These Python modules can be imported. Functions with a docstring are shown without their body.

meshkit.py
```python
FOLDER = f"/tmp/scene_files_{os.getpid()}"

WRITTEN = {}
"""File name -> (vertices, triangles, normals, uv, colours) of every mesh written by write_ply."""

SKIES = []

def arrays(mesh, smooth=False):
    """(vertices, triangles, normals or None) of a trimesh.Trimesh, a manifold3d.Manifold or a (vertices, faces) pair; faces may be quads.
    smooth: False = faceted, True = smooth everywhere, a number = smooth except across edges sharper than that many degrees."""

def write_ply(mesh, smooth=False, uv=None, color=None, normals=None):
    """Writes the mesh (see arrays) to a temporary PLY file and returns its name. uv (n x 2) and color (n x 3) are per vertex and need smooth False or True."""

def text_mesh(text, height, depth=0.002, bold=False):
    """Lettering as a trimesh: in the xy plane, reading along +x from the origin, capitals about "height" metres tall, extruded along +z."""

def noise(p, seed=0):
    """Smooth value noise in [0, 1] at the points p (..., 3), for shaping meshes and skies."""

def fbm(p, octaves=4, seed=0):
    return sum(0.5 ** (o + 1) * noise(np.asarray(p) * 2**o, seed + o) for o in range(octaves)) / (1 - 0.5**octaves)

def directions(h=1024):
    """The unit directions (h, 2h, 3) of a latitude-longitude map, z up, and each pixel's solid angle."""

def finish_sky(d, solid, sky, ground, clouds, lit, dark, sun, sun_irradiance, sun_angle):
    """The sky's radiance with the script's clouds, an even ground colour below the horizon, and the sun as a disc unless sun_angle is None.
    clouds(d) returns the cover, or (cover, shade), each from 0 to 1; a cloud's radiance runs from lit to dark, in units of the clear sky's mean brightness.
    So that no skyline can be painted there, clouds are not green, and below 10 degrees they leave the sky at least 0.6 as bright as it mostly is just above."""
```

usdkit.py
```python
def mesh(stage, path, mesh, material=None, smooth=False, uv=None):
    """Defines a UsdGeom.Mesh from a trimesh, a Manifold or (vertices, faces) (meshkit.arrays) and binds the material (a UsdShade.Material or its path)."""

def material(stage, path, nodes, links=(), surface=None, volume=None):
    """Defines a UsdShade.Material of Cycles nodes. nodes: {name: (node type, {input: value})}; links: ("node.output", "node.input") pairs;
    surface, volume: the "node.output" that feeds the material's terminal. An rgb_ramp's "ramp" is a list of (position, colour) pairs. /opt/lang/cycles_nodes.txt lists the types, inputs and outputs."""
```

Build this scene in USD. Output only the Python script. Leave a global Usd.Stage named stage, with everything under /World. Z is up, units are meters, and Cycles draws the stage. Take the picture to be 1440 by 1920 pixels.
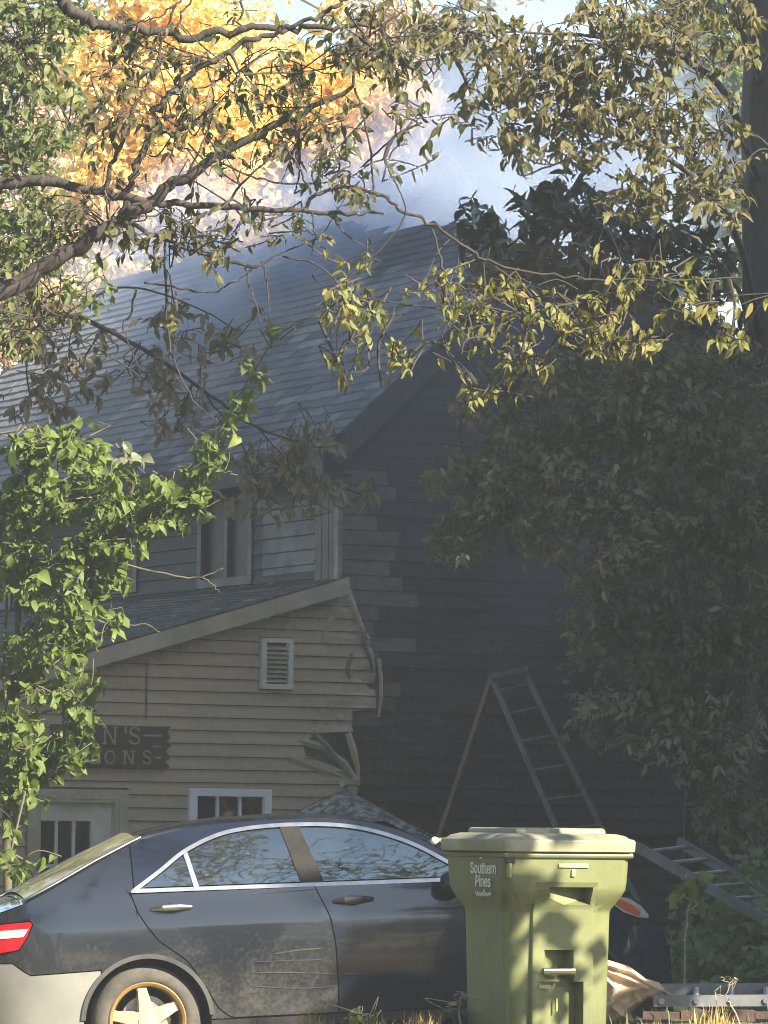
import math, random
import numpy as np
import trimesh, manifold3d, shapely
from shapely.geometry import Polygon, LineString, box as sbox, Point
from shapely.ops import unary_union
from pxr import Usd, UsdGeom, UsdLux, UsdShade, Gf, Sdf, Vt
import usdkit, meshkit

stage = Usd.Stage.CreateInMemory()
UsdGeom.SetStageUpAxis(stage, 'Z')
UsdGeom.SetStageMetersPerUnit(stage, 1.0)
UsdGeom.Xform.Define(stage, '/World')
UsdGeom.Scope.Define(stage, '/World/Looks')

# ------------------------------------------------------------------ camera, sky, sun, exposure
F = 8000.0                      # focal length in pixels of the 1440 px wide photograph
EYE = np.array([0, 0, 1.43])
PITCH, ROLL = math.atan(590 / F), math.radians(0.6)
EXPOSURE = 2.05
SUN_AZ, SUN_EL = math.radians(52), math.radians(33)      # azimuth: to the right of straight behind the camera
HAZE = 0.0010
SUN_I, SKY_S = 1.25, 0.068
_fw = np.array([0, math.cos(PITCH), math.sin(PITCH)])
_u0, _r0 = np.array([0, -math.sin(PITCH), math.cos(PITCH)]), np.array([1.0, 0, 0])
_rt = math.cos(ROLL) * _r0 + math.sin(ROLL) * _u0
_up = -math.sin(ROLL) * _r0 + math.cos(ROLL) * _u0
cam = UsdGeom.Camera.Define(stage, '/World/camera')
cam.CreateHorizontalApertureAttr(36.0)
cam.CreateVerticalApertureAttr(48.0)
cam.CreateFocalLengthAttr(36.0 * F / 1440)
cam.CreateClippingRangeAttr((0.1, 2000.0))
cam.CreateExposureAttr(EXPOSURE)
M4 = Gf.Matrix4d(*[float(v) for v in (*_rt, 0, *_up, 0, *(-_fw), 0, *EYE, 1)])
cam.AddTransformOp().Set(M4)

SUN = np.array([math.sin(SUN_AZ) * math.cos(SUN_EL), -math.cos(SUN_AZ) * math.cos(SUN_EL), math.sin(SUN_EL)])
sky = UsdLux.DomeLight.Define(stage, '/World/sky')
sky_mat = usdkit.material(stage, '/World/Looks/sky_light', {
    's': ('sky_texture', dict(sky_type='single_scattering', sun_disc=False, sun_elevation=SUN_EL, sun_rotation=math.atan2(SUN[0], SUN[1]), aerosol_density=1.0)),
    'b': ('background_shader', dict(strength=SKY_S))}, [('s.color', 'b.color')], surface='b.background')
UsdShade.MaterialBindingAPI.Apply(sky.GetPrim()).Bind(sky_mat)
sun = UsdLux.DistantLight.Define(stage, '/World/sun')
sun.CreateNormalizeAttr(True)
sun.CreateIntensityAttr(SUN_I)
sun.CreateAngleAttr(0.5)
sun.CreateColorAttr(Gf.Vec3f(1.0, 0.89, 0.72))
_z = SUN; _x = np.cross([0, 0, 1], _z); _x /= np.linalg.norm(_x); _y = np.cross(_z, _x)
sun.AddTransformOp().Set(Gf.Matrix4d(*[float(v) for v in (*_x, 0, *_y, 0, *_z, 0, 0, 0, 60, 1)]))

WOOD = [(15.22, -7.0, 2.3, 5.0, .6, 800, (.10, .18), .2), (20.6, -6.0, -.2, 8.3, 1.3, 3000, (.25, .5), .35), (22.6, -10.0, 0, 7.6, 1.4, 3000), (23.5, -5.5, -.2, 9.6, 1.8, 5000), (26.0, -6.5, 0, 16.0, 2.6, 8000), (29.5, -7.0, 0, 18.0, 3.0, 10000), (33.0, -8.0, 0, 20.0, 3.2, 12000), (37.0, -8.5, 0, 18.0, 3.2, 12000), (41.0, -9, 0, 15, 3.2, 9000),
        (27.5, -1.0, 2, 21.0, 3.5, 9000), (33.0, -2.0, 2, 22.0, 4.0, 10000), (39.0, -2.0, 2, 17.0, 4.0, 8000)]   # unseen crowns added for shade: across the sun's direction, along it, z range, radius, leaves
LEFT_WOOD = [(-9, 12, 9, 2.2, 2200), (-8.5, 17, 11, 2.4, 2600), (-8, 22, 11, 2.2, 2600), (-9, 27, 12, 2.4, 2600), (-10, 33, 13, 2.6, 2600), (-11, 5, 9, 2.5, 2200), (-13, -2, 10, 3, 2200)]   # unseen trees added to block sky light from the left: x, y, top, radius, leaves
OVERHEAD = [(-4.5, 27, 10.5, 3.0, 1.4, 2600), (-1, 29, 11.5, 3.2, 1.5, 3000), (-6.5, 33, 12.5, 3.2, 1.6, 2600), (-2.5, 33.5, 12.8, 3, 1.5, 2600), (-8, 28, 9, 2.6, 2.2, 2600)]   # unseen trunkless crowns added to block sky and sun: x, y, z, radius, half height, leaves

# ------------------------------------------------------------------ helpers
def ray(px, py):
    d = (px - 720) / F * _rt + (960 - py) / F * _up + _fw
    return d / d[1]
def at(px, py, D):                     # the point that stands D metres away in this direction
    return EYE + ray(px, py) * D
def proj(p):
    q = np.asarray(p, float) - EYE
    z = q @ _fw
    return 720 + F * (q @ _rt) / z, 960 - F * (q @ _up) / z
used = {}
def numbered(parent, name):
    k = (parent, name); n = used.get(k, -1) + 1; used[k] = n
    return f'{parent}/{name}' + (f'_{n:03d}' if n else '')
def tag(prim, label=None, cat=None, group=None, kind=None):
    p = prim.GetPrim() if hasattr(prim, 'GetPrim') else prim
    for k, v in (('label', label), ('category', cat), ('group', group), ('kind', kind)):
        if v: p.SetCustomDataByKey(k, v)
    return p
def thing(name, loc=(0, 0, 0), rotz=0, label=None, cat=None, group=None, kind=None, m=None):
    x = UsdGeom.Xform.Define(stage, numbered('/World', name))
    if m is not None:
        x.AddTransformOp().Set(Gf.Matrix4d(*[float(v) for v in np.asarray(m).T.ravel()]))
    else:
        x.AddTranslateOp().Set(Gf.Vec3d(*map(float, loc)))
        if rotz: x.AddRotateZOp().Set(math.degrees(rotz))
    tag(x, label, cat, group, kind)
    return str(x.GetPath())
def obj(name, mesh, mat, parent='/World', smooth=False, label=None, cat=None, group=None, kind=None):
    m = usdkit.mesh(stage, numbered(parent, name), mesh, mat, smooth)
    tag(m, label, cat, group, kind)
    return str(m.GetPath())

class MB:                              # collects shapes that make one mesh
    def __init__(self): self.v, self.f, self.n = [], [], 0
    def add(self, v, f):
        v = np.asarray(v, float).reshape(-1, 3); f = np.asarray(f, int)
        if f.shape[1] == 4: f = np.vstack([f[:, [0, 1, 2]], f[:, [0, 2, 3]]])
        self.v.append(v); self.f.append(f + self.n); self.n += len(v); return self
    def tm(self, m): return self.add(m.vertices, m.faces)
    def box(self, x0, y0, z0, x1, y1, z1):
        v = [(x, y, z) for x in (x0, x1) for y in (y0, y1) for z in (z0, z1)]
        return self.add(v, [(0, 1, 3, 2), (4, 6, 7, 5), (0, 4, 5, 1), (2, 3, 7, 6), (0, 2, 6, 4), (1, 5, 7, 3)])
    def tube(self, pts, rad, n=7, cap=True):
        pts = np.asarray(pts, float); rad = np.broadcast_to(np.asarray(rad, float), len(pts))
        t = np.gradient(pts, axis=0); t /= np.linalg.norm(t, axis=1, keepdims=True) + 1e-12
        a = np.array([0, 0, 1.0]) if abs(t[0][2]) < .9 else np.array([1.0, 0, 0])
        V = []; ang = np.linspace(0, 2 * np.pi, n, endpoint=False)
        for p, d, r in zip(pts, t, rad):
            a = a - d * (a @ d); a /= np.linalg.norm(a) + 1e-12; b = np.cross(d, a)
            V.append(p + r * (np.cos(ang)[:, None] * a + np.sin(ang)[:, None] * b))
        V = np.vstack(V); k = len(pts); q = []
        for i in range(k - 1):
            for j in range(n):
                q.append((i * n + j, i * n + (j + 1) % n, (i + 1) * n + (j + 1) % n, (i + 1) * n + j))
        self.add(V, q)
        if cap:
            self.f.append(np.array([(0, j + 1, j) for j in range(1, n - 1)] + [((k - 1) * n, (k - 1) * n + j, (k - 1) * n + j + 1) for j in range(1, n - 1)]) + self.n - len(V))
        return self
    def bar(self, a, b, w, h, upv=(0, 0, 1)):      # a bar of section w x h from a to b
        a, b = np.asarray(a, float), np.asarray(b, float); d = (b - a) / np.linalg.norm(b - a)
        s = np.cross(d, upv); s /= np.linalg.norm(s); t = np.cross(s, d)
        v = [p + s * w / 2 * i + t * h / 2 * j for p in (a, b) for i in (-1, 1) for j in (-1, 1)]
        return self.add(v, [(0, 1, 3, 2), (4, 6, 7, 5), (0, 4, 5, 1), (2, 3, 7, 6), (0, 2, 6, 4), (1, 5, 7, 3)])
    def lathe(self, prof, n=40, axis='z', at=(0, 0, 0)):
        a = np.linspace(0, 2 * np.pi, n, endpoint=False); V = []
        for r, h in prof:
            c = np.stack([r * np.cos(a), r * np.sin(a), np.full(n, h)], 1)
            V.append(c[:, [0, 2, 1]] * [1, 1, 1] if axis == 'y' else c)
        q = [(i * n + j, i * n + (j + 1) % n, (i + 1) * n + (j + 1) % n, (i + 1) * n + j) for i in range(len(prof) - 1) for j in range(n)]
        return self.add(np.vstack(V) + np.asarray(at), q)
    @property
    def m(self): return (np.vstack(self.v), np.vstack(self.f))
def hull(pts): return trimesh.convex.convex_hull(np.asarray(pts, float))
def rbox(x0, y0, z0, x1, y1, z1, r):
    s = trimesh.creation.icosphere(1, r).vertices
    return hull(np.vstack([s + (x, y, z) for x in (x0 + r, x1 - r) for y in (y0 + r, y1 - r) for z in (z0 + r, z1 - r)]))
def smooth_line(pts, k=6):
    pts = np.asarray(pts, float); n = len(pts); out = []
    for i in range(n - 1):
        p0, p1, p2, p3 = pts[max(i - 1, 0)], pts[i], pts[i + 1], pts[min(i + 2, n - 1)]
        for t in np.arange(k) / k:
            out.append(.5 * (2 * p1 + (p2 - p0) * t + (2 * p0 - 5 * p1 + 4 * p2 - p3) * t**2 + (3 * p1 - p0 - 3 * p2 + p3) * t**3))
    out.append(pts[-1]); return np.array(out)
def smoothstep(a, b, x):
    t = np.clip((np.asarray(x, float) - a) / (b - a), 0, 1); return t * t * (3 - 2 * t)
def polys(g): return [p for p in getattr(g, 'geoms', [g]) if p.geom_type == 'Polygon' and p.area > 1e-6]
def lift(poly, fn, cell=0.08, thick=0.0, flip=False):
    """A plane outline (a, b) cut into cells and lifted by fn(a, b) -> (n, 3); thick adds a rim that goes back by fn2."""
    V, Fc, key = [], [], {}
    def vid(p):
        k = (round(p[0], 5), round(p[1], 5))
        if k not in key: key[k] = len(V); V.append(k)
        return key[k]
    for P in polys(poly):
        x0, y0, x1, y1 = P.bounds
        gx = np.unique(np.concatenate([[x0], np.arange(math.ceil(x0 / cell), math.floor(x1 / cell) + 1) * cell, [x1]]))
        gy = np.unique(np.concatenate([[y0], np.arange(math.ceil(y0 / cell), math.floor(y1 / cell) + 1) * cell, [y1]]))
        shapely.prepare(P)
        for i in range(len(gx) - 1):
            for j in range(len(gy) - 1):
                c = sbox(gx[i], gy[j], gx[i + 1], gy[j + 1])
                if not P.intersects(c): continue
                q = c if P.contains(c) else P.intersection(c)
                for g in polys(q):
                    if g.interiors or len(g.exterior.coords) > 5:
                        try: v2, f2 = trimesh.creation.triangulate_polygon(g, engine='earcut')
                        except Exception: continue
                        ids = [vid(p) for p in v2]; Fc += [(ids[a], ids[b], ids[d]) for a, b, d in f2]
                    else:
                        r = list(shapely.geometry.polygon.orient(g).exterior.coords)[:-1]; ids = [vid(p) for p in r]
                        Fc += [(ids[0], ids[k], ids[k + 1]) for k in range(1, len(ids) - 1)]
    V = np.array(V); Fc = np.array(Fc)
    Fc = Fc[(Fc[:, 0] != Fc[:, 1]) & (Fc[:, 1] != Fc[:, 2]) & (Fc[:, 0] != Fc[:, 2])]
    # earcut may wind either way: make all counter-clockwise in (a, b)
    a, b, c = V[Fc[:, 0]], V[Fc[:, 1]], V[Fc[:, 2]]
    cw = ((b - a)[:, 0] * (c - a)[:, 1] - (b - a)[:, 1] * (c - a)[:, 0]) < 0
    Fc[cw] = Fc[cw][:, ::-1]
    P3 = fn(V[:, 0], V[:, 1])
    if thick:
        e = np.vstack([Fc[:, [0, 1]], Fc[:, [1, 2]], Fc[:, [2, 0]]]); es = {tuple(x) for x in e}
        rim = np.array([x for x in e if (x[1], x[0]) not in es])
        n = len(P3); back = P3 + np.asarray(thick)
        P3 = np.vstack([P3, back, P3, ]) if False else np.vstack([P3, back])
        Fc = np.vstack([Fc, np.array([(x[1], x[0], x[0] + n) for x in rim]), np.array([(x[1], x[0] + n, x[1] + n) for x in rim])])
    if flip: Fc = Fc[:, ::-1]
    return (P3, Fc)

# ------------------------------------------------------------------ materials
def mat(name, c1, c2=None, scale=6.0, rough=0.7, metal=0.0, spec=0.5, bump=0.0, bscale=None, coat=0.0, detail=5.0, stretch=None, extra=None, pos=(0.35, 0.65)):
    c2 = c2 if c2 is not None else tuple(0.75 * x for x in c1)
    nodes = {'tc': ('texture_coordinate', {}), 'n': ('noise_texture', dict(scale=scale, detail=detail, roughness=0.6)),
             'r': ('rgb_ramp', dict(ramp=[(pos[0], c1), (pos[1], c2)])),
             'p': ('principled_bsdf', dict(roughness=rough, metallic=metal, specular_ior_level=spec, coat_weight=coat, coat_roughness=0.06))}
    src = 'tc.object'; links = []
    if stretch:
        nodes['mp'] = ('mapping', dict(scale=stretch)); links.append(('tc.object', 'mp.vector')); src = 'mp.vector'
    links += [(src, 'n.vector'), ('n.fac', 'r.fac'), ('r.color', 'p.base_color')]
    if bump:
        nodes['bn'] = ('noise_texture', dict(scale=bscale or scale * 4, detail=4.0)); nodes['b'] = ('bump', dict(strength=bump, distance=0.01))
        links += [(src, 'bn.vector'), ('bn.fac', 'b.height'), ('b.normal', 'p.normal')]
    return usdkit.material(stage, '/World/Looks/' + name, nodes, links, surface='p.BSDF')
def leafmat(name, ramp, trans=0.35, rough=0.55, tcol=None, spec=0.3):
    nodes = {'g': ('geometry', {}), 'o': ('object_info', {}), 'a': ('math', dict(math_type='add')), 'fr': ('math', dict(math_type='fraction')),
             'r': ('rgb_ramp', dict(ramp=ramp)), 'p': ('principled_bsdf', dict(roughness=rough, specular_ior_level=spec)), 't': ('translucent_bsdf', {}),
             'mx': ('mix_closure', dict(fac=trans)), 'h': ('mix_color', dict(blend_type='multiply', fac=1.0, b=tcol or (1.5, 1.6, 0.6), use_clamp_result=False))}
    L = [('g.random_per_island', 'a.value1'), ('o.random', 'a.value2'), ('a.value', 'fr.value1'), ('fr.value', 'r.fac'), ('r.color', 'p.base_color'), ('r.color', 'h.a'), ('h.result', 't.color'),
         ('p.BSDF', 'mx.closure1'), ('t.BSDF', 'mx.closure2')]
    return usdkit.material(stage, '/World/Looks/' + name, nodes, L, surface='mx.closure')
M = {}
M['grass_soil'] = mat('grass_soil', (0.10, 0.085, 0.045), (0.07, 0.08, 0.03), 1.5, 0.95, bump=0.6, bscale=30)
M['asphalt'] = mat('asphalt', (0.055, 0.055, 0.055), (0.04, 0.04, 0.042), 8, 0.9, bump=0.4, bscale=120)
M['bark'] = mat('bark', (0.045, 0.036, 0.03), (0.022, 0.018, 0.015), 14, 0.9, bump=0.9, bscale=30, stretch=(1, 1, 0.25))
M['pale_bark'] = mat('pale_bark', (0.30, 0.27, 0.2), (0.17, 0.15, 0.11), 12, 0.85, bump=0.5)
M['vine_bark'] = mat('vine_bark', (0.11, 0.10, 0.06), (0.06, 0.055, 0.035), 10, 0.85, bump=0.4)
M['grey_bark'] = mat('grey_bark', (0.075, 0.068, 0.062), (0.035, 0.032, 0.03), 6, 0.9, bump=1.0, bscale=20, stretch=(1, 1, 0.2))
M['vinyl'] = mat('vinyl', (0.41, 0.335, 0.235), (0.33, 0.27, 0.19), 1.6, 0.55, bump=0.12, bscale=60, stretch=(0.6, 1, 3))
M['vinyl_back'] = mat('vinyl_back', (0.24, 0.215, 0.17), (0.09, 0.08, 0.07), 5, 0.7, bump=0.2)
M['soot_siding'] = mat('soot_siding', (0.12, 0.108, 0.09), (0.04, 0.037, 0.032), 2.5, 0.7, bump=0.2)
M['char'] = mat('char', (0.014, 0.0135, 0.014), (0.034, 0.032, 0.031), 2.2, 0.85, bump=0.6, bscale=18, stretch=(0.5, 0.5, 4))
M['soot_board'] = mat('soot_board', (0.12, 0.107, 0.09), (0.04, 0.037, 0.034), 1.3, 0.75, bump=0.3, bscale=30, stretch=(0.7, 0.7, 3))
M['soot_trim'] = mat('soot_trim', (0.10, 0.092, 0.08), (0.045, 0.042, 0.04), 3, 0.7, bump=0.1)
M['plywood'] = mat('plywood', (0.13, 0.09, 0.065), (0.07, 0.05, 0.04), 9, 0.8, bump=0.3, stretch=(3, 3, 0.3))
M['trim'] = mat('trim', (0.62, 0.6, 0.54), (0.5, 0.48, 0.42), 3, 0.55, bump=0.08)
M['trim_dirty'] = mat('trim_dirty', (0.43, 0.375, 0.285), (0.32, 0.28, 0.21), 2.5, 0.6, bump=0.1)
M['white_trim'] = mat('white_trim', (0.78, 0.8, 0.84), (0.66, 0.68, 0.7), 3, 0.5)
M['black'] = mat('black', (0.012, 0.012, 0.013), (0.02, 0.02, 0.02), 5, 0.9)
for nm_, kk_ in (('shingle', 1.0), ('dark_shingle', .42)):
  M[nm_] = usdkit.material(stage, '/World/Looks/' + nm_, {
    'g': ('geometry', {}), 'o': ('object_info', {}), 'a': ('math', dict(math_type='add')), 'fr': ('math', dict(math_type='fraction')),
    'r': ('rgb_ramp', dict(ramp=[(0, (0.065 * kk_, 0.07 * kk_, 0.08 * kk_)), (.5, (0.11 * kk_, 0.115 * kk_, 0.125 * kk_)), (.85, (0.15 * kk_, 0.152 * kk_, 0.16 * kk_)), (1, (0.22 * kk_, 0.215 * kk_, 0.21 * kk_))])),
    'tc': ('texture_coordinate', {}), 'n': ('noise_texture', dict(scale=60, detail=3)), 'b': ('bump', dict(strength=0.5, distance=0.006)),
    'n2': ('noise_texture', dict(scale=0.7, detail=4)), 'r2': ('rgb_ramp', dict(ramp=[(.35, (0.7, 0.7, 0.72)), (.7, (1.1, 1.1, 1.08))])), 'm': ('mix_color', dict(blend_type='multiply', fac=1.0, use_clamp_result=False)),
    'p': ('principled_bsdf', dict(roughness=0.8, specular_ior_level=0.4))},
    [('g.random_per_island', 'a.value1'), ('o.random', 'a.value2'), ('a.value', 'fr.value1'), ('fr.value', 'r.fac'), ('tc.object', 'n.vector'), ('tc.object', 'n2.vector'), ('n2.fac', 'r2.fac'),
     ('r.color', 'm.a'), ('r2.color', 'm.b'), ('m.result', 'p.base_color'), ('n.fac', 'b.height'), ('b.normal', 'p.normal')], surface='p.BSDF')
M['sign_wood'] = mat('sign_wood', (0.035, 0.025, 0.018), (0.06, 0.042, 0.03), 7, 0.75, bump=0.4, stretch=(0.3, 1, 4))
M['sign_letter'] = mat('sign_letter', (0.3, 0.28, 0.23), (0.22, 0.2, 0.17), 8, 0.7)
M['canopy'] = mat('canopy', (0.27, 0.28, 0.26), (0.07, 0.08, 0.075), 16, 0.9, bump=0.5, detail=7, pos=(.42, .58))
M['aluminium'] = mat('aluminium', (0.42, 0.43, 0.44), (0.3, 0.31, 0.32), 6, 0.45, metal=0.7, bump=0.1)
M['old_alu'] = mat('old_alu', (0.17, 0.18, 0.185), (0.1, 0.105, 0.11), 5, 0.55, metal=0.35, bump=0.1)
M['dull_rail'] = mat('dull_rail', (0.10, 0.105, 0.11), (0.06, 0.062, 0.065), 5, 0.6, metal=0.2, bump=0.1)
M['rust_wood'] = mat('rust_wood', (0.13, 0.085, 0.06), (0.07, 0.05, 0.04), 6, 0.85, bump=0.3)
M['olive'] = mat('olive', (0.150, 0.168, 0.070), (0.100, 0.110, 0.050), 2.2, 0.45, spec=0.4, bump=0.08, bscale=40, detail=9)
M['olive_lid'] = mat('olive_lid', (0.27, 0.25, 0.17), (0.15, 0.15, 0.08), 4, 0.45, bump=0.1, bscale=25, detail=8)  # body olive with fading and a sunlit top put into the colour
M['white_print'] = mat('white_print', (0.75, 0.75, 0.7), (0.6, 0.6, 0.55), 30, 0.6)
M['pale_olive'] = mat('pale_olive', (0.3, 0.32, 0.13), (0.26, 0.28, 0.11), 6, 0.5)
M['chrome'] = mat('chrome', (0.8, 0.8, 0.8), (0.7, 0.7, 0.7), 6, 0.12, metal=1.0)
M['dull_chrome'] = mat('dull_chrome', (0.55, 0.56, 0.57), (0.4, 0.41, 0.41), 14, 0.3, metal=1.0)
M['dusty_lip'] = mat('dusty_lip', (0.09, 0.09, 0.085), (0.04, 0.042, 0.045), 3, 0.35, coat=0.6)  # dusty grey, lightened to imitate the bright reflection along the arch lip
M['pillar'] = mat('pillar', (0.03, 0.029, 0.028), (0.02, 0.02, 0.02), 12, 0.85, spec=0.1)
M['mud'] = mat('mud', (0.05, 0.045, 0.036), (0.018, 0.017, 0.016), 14, 0.9)
M['rubber'] = mat('rubber', (0.045, 0.042, 0.038), (0.075, 0.068, 0.055), 9, 0.9, bump=0.3)
M['tyre'] = mat('tyre', (0.085, 0.078, 0.064), (0.05, 0.046, 0.04), 9, 0.9, bump=0.3)
M['black_plastic'] = mat('black_plastic', (0.02, 0.02, 0.022), (0.035, 0.034, 0.034), 8, 0.5, spec=0.2)
M['wheel_cream'] = mat('wheel_cream', (0.48, 0.40, 0.23), (0.38, 0.30, 0.16), 10, 0.45)
M['wheel_gold'] = mat('wheel_gold', (0.42, 0.27, 0.10), (0.34, 0.21, 0.08), 10, 0.38, metal=0.5)
M['steel'] = mat('steel', (0.4, 0.39, 0.38), (0.3, 0.26, 0.22), 10, 0.45, metal=0.8)
M['bumper'] = mat('bumper', (0.15, 0.152, 0.138), (0.21, 0.21, 0.185), 2.4, 0.55, bump=0.05, detail=7)  # peeling grey, lightened further to imitate sunlit ground reflected in it
M['red_lens'] = mat('red_lens', (0.55, 0.01, 0.02), (0.45, 0.008, 0.015), 10, 0.12, coat=1.0)
M['white_lens'] = mat('white_lens', (0.75, 0.62, 0.6), (0.7, 0.5, 0.48), 10, 0.12, coat=1.0)
M['clear_lens'] = mat('clear_lens', (0.55, 0.56, 0.52), (0.45, 0.46, 0.44), 10, 0.1, coat=1.0)
M['amber_lens'] = mat('amber_lens', (0.75, 0.16, 0.04), (0.65, 0.12, 0.03), 10, 0.15, coat=1.0)
M['seat'] = mat('seat', (0.10, 0.095, 0.085), (0.08, 0.075, 0.07), 10, 0.9)
M['pale_plastic'] = mat('pale_plastic', (0.5, 0.5, 0.48), (0.4, 0.4, 0.38), 10, 0.5)
M['canvas'] = mat('canvas', (0.52, 0.385, 0.25), (0.38, 0.27, 0.175), 5, 0.9, bump=0.3, bscale=60)
M['dark_cloth'] = mat('dark_cloth', (0.018, 0.018, 0.022), (0.03, 0.03, 0.034), 8, 0.9, bump=0.3)
M['lime'] = mat('lime', (0.5, 0.62, 0.25), (0.4, 0.5, 0.2), 20, 0.5)
M['brick_edge'] = mat('brick_edge', (0.085, 0.045, 0.032), (0.055, 0.034, 0.027), 9, 0.9, bump=0.5)
def paint(name, base, dustc, d0, d1, rough):
    return usdkit.material(stage, '/World/Looks/' + name, {
        'tc': ('texture_coordinate', {}), 'n': ('noise_texture', dict(scale=2.3, detail=9, roughness=0.65, distortion=0.6)), 'n2': ('noise_texture', dict(scale=38, detail=5, roughness=0.7)),
        's': ('separate_xyz', {}), 'zr': ('map_range', dict(from_min=0.25, from_max=0.95, to_min=1.0, to_max=0.25, clamp=True)),
        'm1': ('math', dict(math_type='multiply')), 'm2': ('math', dict(math_type='multiply')), 'r': ('rgb_ramp', dict(ramp=[(0.12, (d0,) * 3), (0.42, (d1,) * 3)])),
        'mx': ('mix_color', dict(a=base, b=dustc)), 'rr': ('map_range', dict(from_min=0, from_max=0.6, to_min=rough, to_max=0.75, clamp=True)),
        'b': ('bump', dict(strength=0.09, distance=0.02)), 'nb': ('noise_texture', dict(scale=3.0, detail=2)),
        'p': ('principled_bsdf', dict(coat_weight=0.8, coat_roughness=0.05, specular_ior_level=0.5))},
        [('tc.object', 'n.vector'), ('tc.object', 'n2.vector'), ('tc.object', 's.vector'), ('tc.object', 'nb.vector'), ('s.z', 'zr.value'), ('n.fac', 'm1.value1'), ('zr.result', 'm1.value2'), ('m1.value', 'm2.value1'), ('n2.fac', 'm2.value2'),
         ('m2.value', 'r.fac'), ('r.color', 'mx.fac'), ('mx.result', 'p.base_color'), ('r.color', 'rr.value'), ('rr.result', 'p.roughness'), ('nb.fac', 'b.height'), ('b.normal', 'p.normal'), ('b.normal', 'p.coat_normal')], surface='p.BSDF')
M['paint'] = paint('paint', (0.006, 0.009, 0.019), (0.16, 0.145, 0.115), 0.0, 0.10, 0.12)
M['paint_nose'] = paint('paint_nose', (0.014, 0.022, 0.048), (0.1, 0.1, 0.1), 0.02, 0.12, 0.2)  # body paint made bluer and lighter to imitate sky reflected on the nose
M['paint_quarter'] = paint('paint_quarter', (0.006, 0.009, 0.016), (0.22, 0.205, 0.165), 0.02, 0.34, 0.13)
def pane(name, tint, film, ior=1.7, filmc=(0.3, 0.33, 0.33)):
    return usdkit.material(stage, '/World/Looks/' + name, {
        't': ('transparent_bsdf', dict(color=tint)), 'g': ('glossy_bsdf', dict(color=(0.78, 0.98, 1.0), roughness=0.03)), 'f': ('fresnel', dict(IOR=ior)), 'm': ('mix_closure', {}),
        'd': ('diffuse_bsdf', dict(color=filmc)), 'm2': ('mix_closure', dict(fac=film)), 'tc': ('texture_coordinate', {}), 'n': ('noise_texture', dict(scale=4, detail=6)), 'k': ('math', dict(math_type='multiply', value2=2 * film)),
        },
        [('f.fac', 'm.fac'), ('t.BSDF', 'm.closure1'), ('g.BSDF', 'm.closure2'), ('m.closure', 'm2.closure1'), ('d.BSDF', 'm2.closure2'), ('tc.object', 'n.vector'), ('n.fac', 'k.value1'), ('k.value', 'm2.fac')], surface='m2.closure')
M['car_glass'] = pane('car_glass', (0.42, 0.5, 0.5), 0.03, 3.0)
M['rear_glass'] = pane('rear_glass', (0.3, 0.32, 0.28), 0.55, 1.5, (0.36, 0.33, 0.2))
M['soot_pane'] = mat('soot_pane', (0.008, 0.008, 0.009), (0.018, 0.018, 0.018), 6, 0.5, spec=0.25)
M['house_glass'] = pane('house_glass', (0.25, 0.25, 0.3), 0.04, 1.35, (0.2, 0.2, 0.22))

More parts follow.
